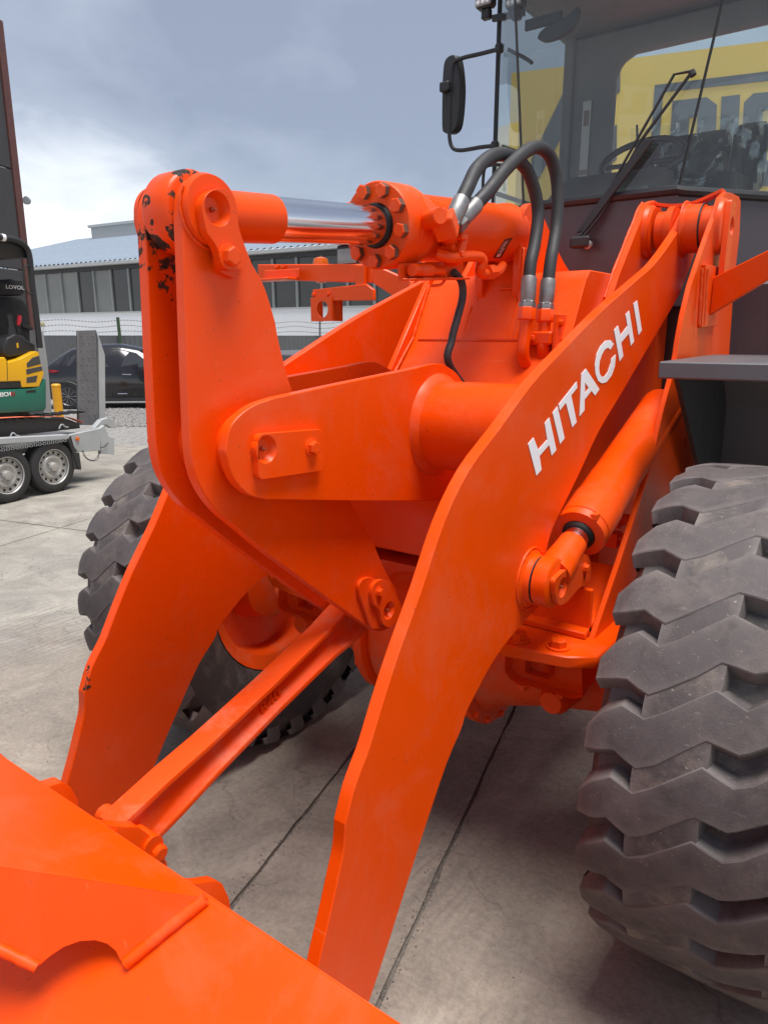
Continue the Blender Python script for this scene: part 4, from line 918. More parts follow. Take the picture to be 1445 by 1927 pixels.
# wiper : arm pair and blade carrier on the windshield
def wsp(px, py, off=.03): return pP(px, py, wbL+Vector((0, -off, 0)), (wbR-wbL).cross(wtL-wbL).normalized())
bm = NBM(); tube(bm, [wsp(1085, 452, .05), wsp(1110, 420), wsp(1180, 295), wsp(1268, 140), wsp(1300, 134)], .006, 8); tube(bm, [wsp(1090, 455, .05), wsp(1130, 405), wsp(1205, 265), wsp(1298, 140)], .007, 8); wp = add('wiper', bm, BLK, cab)
bm = NBM(); prism(bm, [wsp(1084, 440), wsp(1104, 434), wsp(1232, 262), wsp(1212, 262)], (0, -.012, 0)); add('wiper_blade', bm, BLK, wp, bev=.003)
bm = NBM(); tube(bm, [wsp(1300, 134), wsp(1304, 142)], .014, 8); add('wiper_joint', bm, BLK, wp)
bm = NBM(); box(bm, (0, 0, 0), (.09, .05, .05), Matrix.Translation(wsp(1092, 456, .05))); add('wiper_mount', bm, BLK, wp, bev=.008)
bm = NBM(); lathe(bm, wsp(1107, 461, .045), (0, -1, 0), [(0, .02), (.012, .02), (.016, .012)], 12); add('wiper_cap', bm, FIT, wp)
# mirror on its tube
YM = YC+.42
def mp2(px, py): return pY(px, py, YM)
bm = NBM(); tube(bm, cat([mp2(940, 92), mp2(905, 101), mp2(868, 110), mp2(852, 122), mp2(848, 160)], 5)+cat([mp2(846, 200), mp2(845, 250), mp2(850, 276), mp2(866, 283), mp2(905, 277), mp2(935, 274)], 5), .011, 10); mir = add('rear_view_mirror', bm, BLK, cab)
bm = NBM(); prism(bm, [mp2(*p) for p in chain([(832, 150), (836, 115), (850, 103), (858, 112), (863, 150), (863, 190), (858, 235), (848, 250), (836, 250), (831, 235), (832, 150)], n=4)], (.02, .045, 0)); add('mirror_head', bm, BLK, mir, bev=.008, seg=2)
bm = NBM(); box(bm, (0, 0, 0), (.06, .05, .05), Matrix.Translation(mp2(842, 166)+Vector((0, -.02, 0)))); add('mirror_clamp', bm, BLK, mir, bev=.006)
for q in ((939, 91), (931, 274)):
    bm = NBM(); box(bm, (0, 0, 0), (.04, .04, .045), Matrix.Translation(mp2(*q))); add('mirror_clamp', bm, BLK, mir, bev=.008)
bm = NBM(); tube(bm, cat([mp2(955, 93), pY(985, 108, YC+.45), pY(1000, 118, YC+.40)], 4), .010, 8); tube(bm, [mp2(945, 276), pY(990, 292, YC+.4)], .010, 8); tube(bm, cat([mp2(908, 362), mp2(910, 325), mp2(918, 312), mp2(945, 310)], 5), .009, 8); add('grab_rail', bm, BLK, cab)
# inside mirror
bm = NBM(); prism(bm, [pY(*p, YC+.35) for p in chain([(1010, 72), (1020, 55), (1065, 30), (1085, 12), (1088, 25), (1080, 48), (1055, 68), (1025, 78), (1010, 72)], n=4)], (0, .03, 0)); box(bm, (0, 0, 0), (.2, .02, .05), Matrix.Translation(pY(1022, 40, YC+.38))); add('inside_mirror', bm, BLK, cab, bev=.006)
# work lights
for (a, c) in (((893, 14), (936, 14)), ((957, 12), (985, 12))):
    p = pY((a[0]+c[0])/2, -4, YM); 
    bm = NBM(); box(bm, (0, 0, 0), (.105, .06, .105), Matrix.Translation(p)); wl = add('work_light', bm, BLK, cab, bev=.012)
    bm = NBM(); box(bm, (0, 0, 0), (.09, .008, .09), Matrix.Translation(p+Vector((0, -.032, 0)))); add('light_lens', bm, LENS, wl)
    bm = NBM()
    for i in range(3):
        for j in range(3): lathe(bm, p+Vector((-.028+.028*i, -.036, -.028+.028*j)), (0, -1, 0), [(0, .011), (.004, .011), (.005, .004)], 8)
    add('light_diode', bm, WHITE, wl)
    bm = NBM(); box(bm, (0, 0, 0), (.05, .04, .05), Matrix.Translation(p+Vector((0, .01, -.075)))); add('light_bracket', bm, BLK, wl, bev=.006)
bm = NBM(); prism(bm, [mp2(925, 28), mp2(985, 16), mp2(985, 28), mp2(925, 40)], (0, .02, 0)); add('light_bar', bm, BLK, cab)

# ================================================================== GROUND
gd_ = NBM(); g_ = 600
poly3(gd_, [(-g_, -g_, -.03), (g_, -g_, -.03), (g_, g_, -.03), (-g_, g_, -.03)])
ground = add('ground', gd_, GRAV, smooth=0); ground['kind'] = 'structure'
DV = Vector((-.245, .9695, 0)).normalized(); PV = Vector((DV.y, -DV.x, 0))
ps = [-11.2, -8.0, -4.21, .066, .65, 4.3, 8.4]; ds = [-10, -4.5, 4.76, 9.4]
def G(p, d, z=0): v = PV*p+DV*d; return Vector((v.x, v.y, z))
bm = NBM(); poly3(bm, [G(-11.1, -10, -.012), G(8.4, -10, -.012), G(8.4, 9.3, -.012), G(-11.1, 9.3, -.012)]); jd = add('joint_dirt', bm, DIRT, ground, smooth=0)
rs = random.Random(3)
for i in range(len(ps)-1):
    for j in range(len(ds)-1):
        wide = .0065
        bm = NBM(); p0, p1, d0, d1 = ps[i]+wide, ps[i+1]-wide, ds[j]+.008, ds[j+1]-.008
        # ragged long edges
        n = max(4, int((d1-d0)/.09)); a = []; c = []
        rag = .003 if (abs(ps[i]) < 1 or abs(ps[i+1]) < 1) else .002
        for k in range(n+1):
            d = d0+(d1-d0)*k/n
            a.append((p0+rs.uniform(-rag, rag)+(rs.random() > .88)*rag*2, d)); c.append((p1+rs.uniform(-rag, rag)-(rs.random() > .88)*rag*2, d))
        loop = [G(p, d) for p, d in a]+[G(p, d) for p, d in reversed(c)]
        n_ = len(loop); va = [bm.verts.new(q_) for q_ in loop]; vb = [bm.verts.new(q_-Vector((0, 0, .02))) for q_ in loop]
        m_ = len(a)
        for k in range(m_-1): bm.faces.new((va[k], va[k+1], va[n_-2-k], va[n_-1-k]))
        for k in range(n_): bm.faces.new((va[k], va[(k+1) % n_], vb[(k+1) % n_], vb[k]))
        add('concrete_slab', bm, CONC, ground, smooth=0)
# loose grit on the slabs, thicker along the joints
bm = NBM(); rs = random.Random(21)
for k in range(4200):
    if k < 2600: p = G((.066, .65)[k % 2]+rs.gauss(0, .022), rs.uniform(.2, 4.7))
    elif k < 3000: p = G(rs.uniform(-11, -4.2), 4.76+rs.gauss(0, .02))
    else: p = G(rs.uniform(-7, 2), rs.uniform(0, 6))
    r_ = rs.uniform(.0015, .0045) if k < 3000 else rs.uniform(.002, .006); M = Matrix.Translation((p.x, p.y, r_*.3)) @ Euler((rs.random()*6, rs.random()*6, rs.random()*6)).to_matrix().to_4x4()
    q = [bm.verts.new(M @ Vector(v)) for v in ((r_, 0, 0), (-r_, 0, r_*.3), (0, r_, 0), (0, -r_*.6, .2*r_), (0, 0, r_*.8))]
    for f in ((0, 2, 4), (2, 1, 4), (1, 3, 4), (3, 0, 4)): bm.faces.new([q[i] for i in f])
gt = add('grit', bm, simple('grit_stone', (.16, .145, .13), .95, var=.7, vs=30), smooth=0); gt['kind'] = 'stuff'
# gravel stones lying beyond the slab edge
bm = NBM(); rs = random.Random(11)
for k in range(2600):
    p = pZ(rs.uniform(195, 300), rs.uniform(768, 800), 0); 
    if p.length > 40: continue
    r_ = rs.uniform(.015, .045); M = Matrix.Translation((p.x+rs.uniform(-.2, .2), p.y+rs.uniform(-.2, .2), -.03+r_*.3)) @ Euler((rs.random()*6, rs.random()*6, rs.random()*6)).to_matrix().to_4x4()
    q = [bm.verts.new(M @ Vector(v)*1) for v in ((r_, 0, 0), (-r_, 0, 0), (0, r_*.8, 0), (0, -r_*.8, 0), (0, 0, r_*.7), (0, 0, -r_*.7))]
    for f in ((0, 2, 4), (2, 1, 4), (1, 3, 4), (3, 0, 4), (2, 0, 5), (1, 2, 5), (3, 1, 5), (0, 3, 5)): bm.faces.new([q[i] for i in f])
gv = add('gravel', bm, simple('gravel_stone', (.27, .26, .25), .9, var=.5, vs=9), smooth=0); gv['kind'] = 'stuff'

# ================================================================== TRAILER (local X = along the trailer towards its rear, local Y = away from the camera)
TA = R(100); T0_ = Vector((-6.95, 4.5, 0)); TX = Vector((math.cos(TA), math.sin(TA), 0)); TY = Vector((-math.sin(TA), math.cos(TA), 0))
TM = Matrix.Translation(T0_) @ Matrix.Rotation(TA, 4, 'Z')
tr = root('equipment_trailer', 'galvanised twin axle equipment trailer with raised steel loading ramps', 'trailer', T0_, TA)
def tl(px, py, w=0.0):
    p = pP(px, py, T0_+TY*w, TY)-T0_; return Vector((p.dot(TX), p.dot(TY), p.z))
def tprism(bm, px, w0, w1): 
    q = [TM @ tl(a, b_, w0) for a, b_ in px]; return prism(bm, q, TY*(w1-w0))
def lbox(bm, c, s): return box(bm, c, s, TM)
bm = NBM(); tprism(bm, [(-200, 858), (130, 822), (133, 818), (190, 806), (190, 848), (148, 851), (130, 828), (-200, 865)], .0, .05); trl = add('side_rail', bm, GALV, tr, bev=.004)
zb_ = tl(130, 822).z
def tloc(u, w, z): return TM @ Vector((u, w, z))
ue = tl(190, 820).x
bm = NBM(); box(bm, (ue/2-1.5, .95, zb_-.08), (ue+3.0, 1.75, .10), TM); add('trailer_bed', bm, GALVD, tr)
bm = NBM(); tprism(bm, [(-250, 838), (132, 818), (132, 826), (-250, 856)], -.14, .0); fdr = add('mudguard', bm, GALV, tr, bev=.003)
# tread-plate pattern: raised diagonal bars
bm = NBM(); uA, uB = tl(-150, 845, -.14).x, tl(128, 822, -.14).x
zA, zB = tl(0, 838, -.14).z, tl(128, 820, -.14).z
n = 60
for k in range(n):
    u = uA+(uB-uA)*k/n
    for r_ in range(4):
        z = zB-.012-.016*r_; box(bm, (0, 0, 0), (.022, .002, .006), TM @ Matrix.Translation((u, -.1415, z)) @ Matrix.Rotation(R(45 if (k+r_) % 2 else -45), 4, 'Y'))
tpn = add('tread_pattern', bm, GALV, fdr); tpn['kind'] = 'stuff'
bm = NBM(); tprism(bm, [(128, 826), (150, 884), (153, 884), (134, 820)], -.14, -.01); tprism(bm, [(136, 850), (150, 852), (154, 883), (139, 882)], -.13, -.02); add('mud_flap', bm, RUBFLAP, tr)
bm = NBM(); tprism(bm, [(189, 806), (197, 800), (206, 822), (216, 824), (216, 856), (191, 854)], .0, .06); add('rear_post', bm, GALV, tr, bev=.004)
bm = NBM(); tprism(bm, [(178, 806), (192, 790), (205, 786), (214, 790), (219, 806), (212, 806), (200, 798)], .10, .18); add('ramp_hinge', bm, GALV, tr, bev=.004)
bm = NBM(); lathe(bm, tloc(*tl(146, 826, -.005)), -TY, [(0, .026), (.014, .024), (.018, .01)], 16); add('side_marker', bm, AMBER, tr)
bm = NBM(); tube(bm, cat([tloc(*tl(a, b_, -.01)) for a, b_ in ((155, 848), (160, 860), (172, 867), (184, 865), (188, 852))], 5), .004, 6); tube(bm, cat([tloc(*tl(a, b_, -.01)) for a, b_ in ((157, 848), (164, 862), (178, 866), (187, 853))], 5), .004, 6); tube(bm, cat([tloc(*tl(a, b_, -.02)) for a, b_ in ((191, 842), (197, 841), (204, 834))], 3), .006, 6); add('wiring', bm, BLK, tr)
for q in ((20, 819), (112, 803)):
    bm = NBM(); tube(bm, cat([tloc(*tl(q[0]+a, q[1]+b_, .02)) for a, b_ in ((0, 4), (3, -3), (7, -4), (11, 0), (17, 1))], 4), .008, 6); add('tie_ring', bm, GALV, tr)
# wheels
def trailer_wheel(u, w=-.12):
    bm = NBM(); c = tloc(u, w, .312)
    lathe(bm, c, TY, [(.015, .19), (0, .215), (.0, .27), (.012, .298), (.03, .308), (.16, .308), (.178, .298), (.19, .27), (.19, .2)], 48, False, False)
    wh = add('wheel', bm, TREADS, tr)
    bm = NBM()
    for k in range(56):
        a = 2*math.pi*k/56
        for w_, sk in ((.05, .12), (.10, -.12), (.145, .12)):
            Mk = Matrix.Translation(c) @ TM.to_3x3().to_4x4() @ Matrix.Rotation(a, 4, 'Y') @ Matrix.Translation((0, w_, .309)) @ Matrix.Rotation(sk*3, 4, 'Z'); box(bm, (0, 0, 0), (.024, .034, .010), Mk)
    to = add('tread_block', bm, TREADS, wh, smooth=0); to['kind'] = 'stuff'
    bm = NBM(); lathe(bm, c, TY, [(.005, .215), (.0, .208), (.012, .196), (.04, .188), (.046, .15), (.022, .128), (.02, .11), (.036, .085), (.036, .06), (.01, .055), (-.012, .045), (-.016, .02)], 40, False, True); rm = add('rim', bm, RIMS, wh)
    bm = NBM()
    for k in range(14):
        a = 2*math.pi*k/14; p = c+(TX*math.cos(a)+Vector((0, 0, 1))*math.sin(a))*.168+TY*.043; lathe(bm, p, -TY, [(0, .015), (.006, .015)], 10)
    rh = add('rim_hole', bm, SEAL, rm); rh['kind'] = 'stuff'
    for k in range(5):
        a = 2*math.pi*k/5; bolt_at(c+(TX*math.cos(a)+Vector((0, 0, 1))*math.sin(a))*.072+TY*.034, -TY, .010, rm, 'wheel_nut', NUT)
bm = NBM(); lathe(bm, (0, 0, 0), (0, 0, 1), [(0, 1), (1.2, .9), (1.5, .5)], 8); NUT = mesh('wheel_nut', bm, RIMS)
uw1 = tl(102, 866, -.12).x; uw0 = tl(14, 880, -.12).x
trailer_wheel(uw1); trailer_wheel(uw0); 
for u in (uw0, uw1): 
    bm = NBM(); cyl(bm, tloc(u, 0.06, .312), tloc(u, 1.75, .312), .03, 10); add('axle', bm, GALVD, tr)
# ramps standing upright at the rear
def ramp(px, w, wd, lab):
    f = [tloc(*tl(a, b_, w)) for a, b_ in px]
    bm = NBM(); prism(bm, [f[0], f[1], f[2], f[3]], TY*.03); r_ = add('loading_ramp', bm, GALVD, tr, bev=.003, label=lab)
    return r_, f
rp, f = ramp([(147, 622), (181, 621), (187, 637), (187, 800), (148, 800)][0:2]+[(186, 800), (148, 800)], .30, .1, 'dark studded ramp nearest the trailer end')
bm = NBM(); tprism(bm, [(181, 621), (187, 635), (198, 668), (199, 795), (188, 800), (186, 640)], .30, .34); add('ramp_side', bm, GALV, rp)
bm = NBM(); rs = random.Random(4)
for i in range(3):
    for j in range(12):
        p = tloc(*tl(154+i*11+(j % 2)*3, 632+j*13.5, .295)); lathe(bm, p, -TY, [(0, .010), (.004, .007), (.005, .003)], 8)
so_ = add('ramp_stud', bm, GALVD, rp); so_['kind'] = 'stuff'
bm = NBM(); tprism(bm, [(72, 622), (82, 625), (90, 680), (99, 785), (84, 790), (80, 700), (70, 640)], .95, 1.0); r2o = add('loading_ramp', bm, GALV, tr, label='pale ramp half hidden behind the mini excavator')
bm = NBM(); tprism(bm, [(55, 620), (72, 622), (80, 700), (84, 790), (50, 790)], .96, 1.01); add('ramp_side', bm, GALVD, r2o)

# ================================================================== MINI EXCAVATOR on the trailer
ex = root('mini_excavator', 'yellow and green mini excavator with open canopy standing on the trailer', 'mini excavator', TM @ Vector((-.6, .9, zb_)), TA)
def ep(nm, px, w0, w1, mat, bev=.01, seg=2, par=None):
    bm = NBM(); tprism(bm, px, w0, w1); return add(nm, bm, mat, par or ex, bev=bev, seg=seg)
ep('track', [(-140, 796), (60, 787), (130, 789), (150, 797), (152, 806), (100, 812), (-140, 838)], .20, .46, BLK)
ep('track', [(-140, 790), (60, 783), (120, 785), (140, 797), (140, 806), (100, 810), (-140, 832)], 1.2, 1.46, BLK)
bm = NBM()
for k in range(14): lbox(bm, (tl(-60, 800, .2).x+.12*k, .33, tl(60, 787, .2).z+.004), (.05, .28, .02))
q_ = add('track_shoe', bm, BLK, ex); q_['kind'] = 'stuff'
ep('undercarriage', [(-140, 775), (55, 772), (60, 790), (-140, 800)], .5, 1.1, GALVD)
sk = ep('lower_skirt', [(-180, 741), (60, 731), (76, 727), (84, 712), (88, 715), (88, 768), (84, 773), (60, 775), (-180, 786)], .30, 1.40, GRN, .015)
ep('skirt_slot', [(50, 735), (68, 733), (68, 738), (50, 739)], .296, .31, SEAL, .002, 1, sk)
me = textmesh('EICH', .066, .002, .001); me.materials.append(WHITE); Mt = TM @ Matrix.Translation(tl(11, 742.5, .297)) @ Matrix.Rotation(R(90), 4, 'X')
place('lettering', me, sk, Mt)
me = textmesh('AI', .066, .002, .001); me.materials.append(RED); place('lettering', me, sk, TM @ Matrix.Translation(tl(24.5, 741.6, .297)) @ Matrix.Rotation(R(90), 4, 'X'))
ep('black_band', [(-180, 722), (42, 716), (42, 730), (-180, 739)], .31, 1.39, BLK)
bd = ep('engine_cover', [(-180, 676), (10, 672), (16, 682), (40, 675), (66, 661), (74, 662), (76, 676), (80, 692), (84, 703), (80, 715), (75, 728), (42, 729), (40, 717), (-180, 724)], .30, 1.40, YEL, .014, 3)
for q in ([(51, 684), (62, 673), (74, 669), (78, 685), (52, 692)], [(50, 695), (79, 689), (81, 697), (51, 705)], [(51, 710), (72, 706), (69, 719), (51, 721)]):
    ep('vent_mesh', q, .296, .31, simple('vent_mesh', (.06, .055, .05), .7), .003, 1, bd)
ep('panel_gap', [(13.5, 675), (14.5, 675), (15.5, 716), (14.5, 716)], .298, .31, SEAL, 0, 1, bd)
# canopy
CW0, CW1 = .30, 1.36
for w in (CW0, CW1):
    bm = NBM(); tube(bm, cat([tloc(*tl(a, b_, w)) for a, b_ in ((-40, 438), (0, 446), (30, 452), (47, 462), (56, 482), (62, 540), (70, 600), (76, 655))], 5), .035, 10); add('canopy_post', bm, BLK, ex)
ep('canopy_roof', [(-160, 430), (30, 450), (52, 466), (58, 486), (50, 486), (-160, 486)], CW0+.03, CW1, BLK, .02)
bm = NBM(); tube(bm, cat([tloc(*tl(a, b_, CW0-.02)) for a, b_ in ((56, 500), (46, 504), (46, 530), (52, 550), (64, 554))], 4), .010, 8); add('grab_handle', bm, BLK, ex)
bm = NBM(); lathe(bm, tloc(*tl(6, 447, CW0)), TX, [(-.02, .04), (.02, .04)], 12); add('clamp_band', bm, WHITE, ex)
# seat, console, levers
st = ep('driver_seat', [(-60, 640), (0, 636), (-4, 600), (4, 575), (14, 558), (45, 560), (56, 575), (58, 600), (60, 640), (62, 660), (-60, 664)], .62, 1.08, SEATF, .05, 3)
hr = ep('headrest', [(12, 536), (14, 528), (22, 525), (44, 526), (46, 540), (48, 552), (40, 557), (16, 556)], .66, 1.04, SEATF, .03, 3, st)
me = textmesh('LOVOL', .062, .001, .001); me.materials.append(simple('grey_print', (.55, .55, .55), .5)); place('lettering', me, hr, TM @ Matrix.Translation(tl(29, 541, .655)) @ Matrix.Rotation(R(90), 4, 'X') @ Matrix.Scale(1.25, 4, (1, 0, 0)))
ep('control_console', [(8, 652), (14, 636), (30, 628), (46, 632), (52, 640), (68, 648), (68, 662), (46, 668), (18, 672), (10, 668)], .38, .60, BLK, .03, 3)
ep('console_mark', [(32, 646), (35, 645), (36, 654), (33, 655)], .375, .381, YEL, 0, 1)
bm = NBM(); tube(bm, [tloc(*tl(a, b_, .45)) for a, b_ in ((24, 632), (22, 612), (19, 592))], [.05, .025, .028], 10); add('joystick', bm, BLK, ex)
bm = NBM(); tube(bm, [tloc(*tl(a, b_, .40)) for a, b_ in ((50, 652), (36, 630), (35, 615))], .010, 8); lv = add('lever', bm, BLK, ex)
bm = NBM(); tube(bm, [tloc(*tl(a, b_, .40)) for a, b_ in ((35.5, 612), (37, 604), (38, 594))], [.018, .026, .022], 10); add('lever_knob', bm, RED, lv)
ep('armrest', [(42, 610), (58, 612), (64, 618), (62, 622), (44, 616)], .60, .70, BLK, .01)
# lashing strap over the track
bm = NBM(); prv = cat([tloc(*tl(a, b_, .18)) for a, b_ in ((-60, 792), (40, 786), (110, 785), (135, 787), (160, 797))], 5)
for a, c in zip(prv, prv[1:]): prism(bm, [a+Vector((0, 0, .008)), c+Vector((0, 0, .008)), c+Vector((0, 0, .004)), a+Vector((0, 0, .004))], TY*.10)
so2 = add('lashing_strap', bm, STRAP); so2['label'] = 'orange lashing strap pulled over the excavator track'; so2['category'] = 'strap'

# ================================================================== tall dark bin wall behind the excavator
HB = Vector((-10.2, 3.7, 0)); n_ = Vector((.9, .42, 0)).normalized(); t_ = Vector((-n_.y, n_.x, 0))
def hb(px, py): return pP(px, py, HB, n_)
e_top = hb(4, 40); uR = (e_top-HB).dot(t_)
rt_ = root('steel_bin', 'tall dark grey panelled container with rust brown corner post', 'container', HB)
def hq(u0, u1, z0, z1, dep, mat, nm, off=0, bev=.01):
    q = [HB+t_*u0, HB+t_*u1]; bm = NBM(); prism(bm, [Vector((q[0].x, q[0].y, z0))+n_*off, Vector((q[1].x, q[1].y, z0))+n_*off, Vector((q[1].x, q[1].y, z1))+n_*off, Vector((q[0].x, q[0].y, z1))+n_*off], -n_*dep); return add(nm, bm, mat, rt_, bev=bev)
zt = e_top.z
hq(uR-.16, uR, 0, zt, .16, RUSTB, 'corner_post', .03)
hq(uR-4, uR-.16, zt-.16, zt, .16, RUSTB, 'top_rail', .025)
for a, c in ((.3, 1.55), (1.57, 2.95), (2.97, 4.6), (4.62, zt-.16)): hq(uR-4, uR-.17, a, c, .08, DPANEL, 'steel_panel', 0, .012)
hq(uR-2.1, uR-2.0, .3, zt-.17, .05, RUSTB, 'mid_post', .02)
bm = NBM(); lathe(bm, hb(49.5, 377), t_, [(0, .07), (.06, .06), (.08, .02)], 12); add('lamp', bm, GALV, rt_)

# ================================================================== bollard
bb = C0 = pZ(113, 792, 0)
sc = 1.0
d1 = ray(111, 722); tt = ((bb.xy-CAM.xy).length)/d1.xy.length; hB_ = (CAM+d1*tt).z
bm = NBM(); lathe(bm, (bb.x, bb.y, 0), (0, 0, 1), [(0, .095), (hB_-.06, .095), (hB_-.055, .10), (hB_-.03, .10), (hB_-.01, .085), (hB_, .05)], 24)
bo = add('bollard', bm, BOLL); bo['label'] = 'yellow steel bollard between trailer and black car'; bo['category'] = 'bollard'
# ================================================================== black car (local X forward)
wr = pZ(133, 768, 0); CA = R(42); cf = Vector((math.cos(CA), math.sin(CA), 0)); cl = Vector((-math.sin(CA), math.cos(CA), 0))
CM = Matrix.Translation(wr+cl*.85-Vector((0, 0, .03))) @ Matrix.Rotation(CA, 4, 'Z')
car = root('parked_car', 'black hatchback parked side on in front of the grey fence', 'car', CM.translation, CA)
# cross sections: (x, zlow, zbelt, zroof, half width low, belt, roof)
cs = [(-.83, .55, .80, .86, .55, .60, .55), (-.78, .38, .98, 1.02, .74, .76, .62), (-.55, .26, 1.02, 1.08, .84, .85, .74), (-.2, .22, 1.06, 1.37, .88, .88, .66), (.1, .20, 1.06, 1.55, .89, .89, .62), (.6, .20, 1.04, 1.65, .90, .90, .60), (1.3, .20, 1.02, 1.66, .90, .90, .60), (1.8, .20, 1.0, 1.56, .90, .90, .60), (2.3, .20, 1.0, 1.26, .90, .89, .66), (2.7, .22, .95, 1.00, .90, .88, .78), (3.1, .25, .86, .90, .88, .84, .74), (3.4, .30, .72, .78, .78, .76, .68), (3.5, .42, .60, .66, .62, .62, .58)]
def sec(c):
    x, zl, zbt, zr, wl, wb, wrf = c; zm = zl+(zbt-zl)*.55
    h = [(0, zl), (wl*.9, zl), (wl, zl+.08), (wl+.015, zm), (wb, zbt), (wrf+(wb-wrf)*.15, zbt+(zr-zbt)*.85), (wrf*.85, zr), (0, zr+.015)]
    return [CM @ Vector((x, -a, b_)) for a, b_ in h]+[CM @ Vector((x, a, b_)) for a, b_ in reversed(h[1:-1])]
bm = NBM(); rings = [[bm.verts.new(p) for p in sec(c)] for c in cs]; n = len(rings[0])
for a, c in zip(rings, rings[1:]):
    for i in range(n): bm.faces.new((a[i], a[(i+1) % n], c[(i+1) % n], c[i]))
bm.faces.new(rings[0]); bm.faces.new(list(reversed(rings[-1])))
body = add('body', bm, BLACKCAR, car, smooth=50)
def csd(x, z, off=.004):
    # point on the near flank at (x, z)
    for a, c in zip(cs, cs[1:]):
        if x <= c[0]:
            f_ = (x-a[0])/(c[0]-a[0]); m_ = [a[k]+(c[k]-a[k])*f_ for k in range(7)]; break
    zb2, zr, wb, wrf = m_[2], m_[3], m_[5], m_[6]
    if z > zb2: 
        k = (z-zb2)/max(.01, (zr-zb2)*.85); y = wb+(wrf+(wb-wrf)*.15-wb)*min(1, k)
    else: y = wb+.01
    return CM @ Vector((x, -y-off, z))
def glasspoly(nm, pts, mat=CARGLASS, off=.006, par=None):
    bm = NBM(); f_ = [csd(x, z, off) for x, z in pts]; prism(bm, f_, cl*.01); return add(nm, bm, mat, par or car, smooth=0)
glasspoly('side_window', [(.80, 1.09), (.80, 1.52), (1.35, 1.53), (1.75, 1.44), (2.15, 1.16), (2.2, 1.07)]); glasspoly('side_window', [(-.02, 1.13), (.15, 1.38), (.40, 1.48), (.74, 1.51), (.74, 1.10)]); glasspoly('side_window', [(-.30, 1.14), (-.06, 1.13), (.10, 1.37), (-.10, 1.30)])
glasspoly('tail_light', [(-.72, .96), (-.74, 1.02), (-.35, 1.02), (-.15, .985), (-.3, .95)], RED, .02)
for x in (.42, 1.42):
    bm = NBM(); tube(bm, [csd(x, .90, .03), csd(x+.11, .895, .035), csd(x+.22, .89, .03)], .014, 8); add('door_handle', bm, CHROME, car)
bm = NBM(); tube(bm, [csd(1.25, .40, .004), csd(1.5, .40, .004)], .012, 6); add('door_badge', bm, CHROME, car)
bm = NBM(); prism(bm, [CM @ Vector((1.92, -1.08, .98)), CM @ Vector((2.15, -1.06, 1.0)), CM @ Vector((2.12, -1.08, 1.12)), CM @ Vector((1.95, -1.1, 1.10))], cl*.16); add('wing_mirror', bm, BLACKCAR, car, bev=.03, seg=2)
for x in (.78, 1.84):
    bm = NBM(); tube(bm, [csd(x, .30), csd(x, .60), csd(x, .96)], .004, 4); add('door_gap', bm, SEAL, car)
bm = NBM(); prism(bm, [CM @ Vector((.35, -.93, .20)), CM @ Vector((2.3, -.93, .20)), CM @ Vector((2.3, -.915, .30)), CM @ Vector((.35, -.915, .30))], cl*.05); add('sill', bm, BLK, car)
bm = NBM(); prism(bm, [CM @ Vector((1.86, -.56, 1.51)), CM @ Vector((1.86, .56, 1.51)), CM @ Vector((2.62, .70, 1.06)), CM @ Vector((2.62, -.70, 1.06))], (0, 0, .03)); add('windscreen', bm, CARGLASS, car)
for x in (0, 2.66):
    for sy in (-1, 1):
        c = CM @ Vector((x, sy*.80, .33)); bm = NBM(); lathe(bm, c-cl*.11 if sy < 0 else c-cl*.1, cl, [(0, .20), (-.0, .25), (.01, .31), (.03, .33), (.18, .33), (.20, .30), (.21, .2)], 36); w_ = add('wheel', bm, TREADS, car)
        if sy < 0:
            bm = NBM(); lathe(bm, c-cl*.118, cl, [(0, .04), (.002, .05), (.01, .05)], 12)
            for k in range(10):
                a = 2*math.pi*k/10; p0 = c-cl*.114; d0 = cf*math.cos(a)+Vector((0, 0, 1))*math.sin(a); d1 = cf*math.cos(a+.22)+Vector((0, 0, 1))*math.sin(a+.22); tube(bm, [p0+d0*.05, p0+d0*.215], .012, 6); tube(bm, [p0+d0*.08, p0+d1*.215], .008, 6)
            lathe(bm, c-cl*.117, cl, [(0, .235), (-.004, .225), (.006, .215), (.01, .235)], 36, False, False); add('rim', bm, simple('dark_alloy', (.16, .16, .17), .3, .8), w_)
            ar = [c-cl*.122+(cf*math.cos(R(a))+Vector((0, 0, 1))*math.sin(R(a)))*.375 for a in range(-10, 191, 10)]
            bm = NBM(); tube(bm, ar, .02, 6); add('wheel_arch', bm, BLK, car)

# ================================================================== fence with barbed wire
fa = Vector((-23.5, 5.6, 0)); fb = Vector((-12.2, 24.5, 0)); fdv = (fb-fa).normalized(); fn = Vector((fdv.y, -fdv.x, 0)); L = (fb-fa).length
fc = root('corrugated_fence', 'dark grey corrugated sheet fence with barbed wire strands above', 'fence', (fa+fb)/2)
pan = 2.1; k = 0; me_c = None
bm = NBM(); nn = 14; pts = []
for i in range(nn*4+1):
    u = pan*i/(nn*4); ph = i % 4; pts.append((u, .018 if ph in (1, 2) else 0))
for (u0, o0), (u1, o1) in zip(pts, pts[1:]):
    poly3(bm, [(u0, o0, -.03), (u1, o1, -.03), (u1, o1, 1.86), (u0, o0, 1.86)])
PAN = mesh('fence_panel', bm, FENCE, 0)
while k*pan < L:
    o = fa+fdv*(k*pan); place('fence_panel', PAN, fc, basis(o, fdv, Vector((0, 0, 1)).cross(fdv))); k += 1
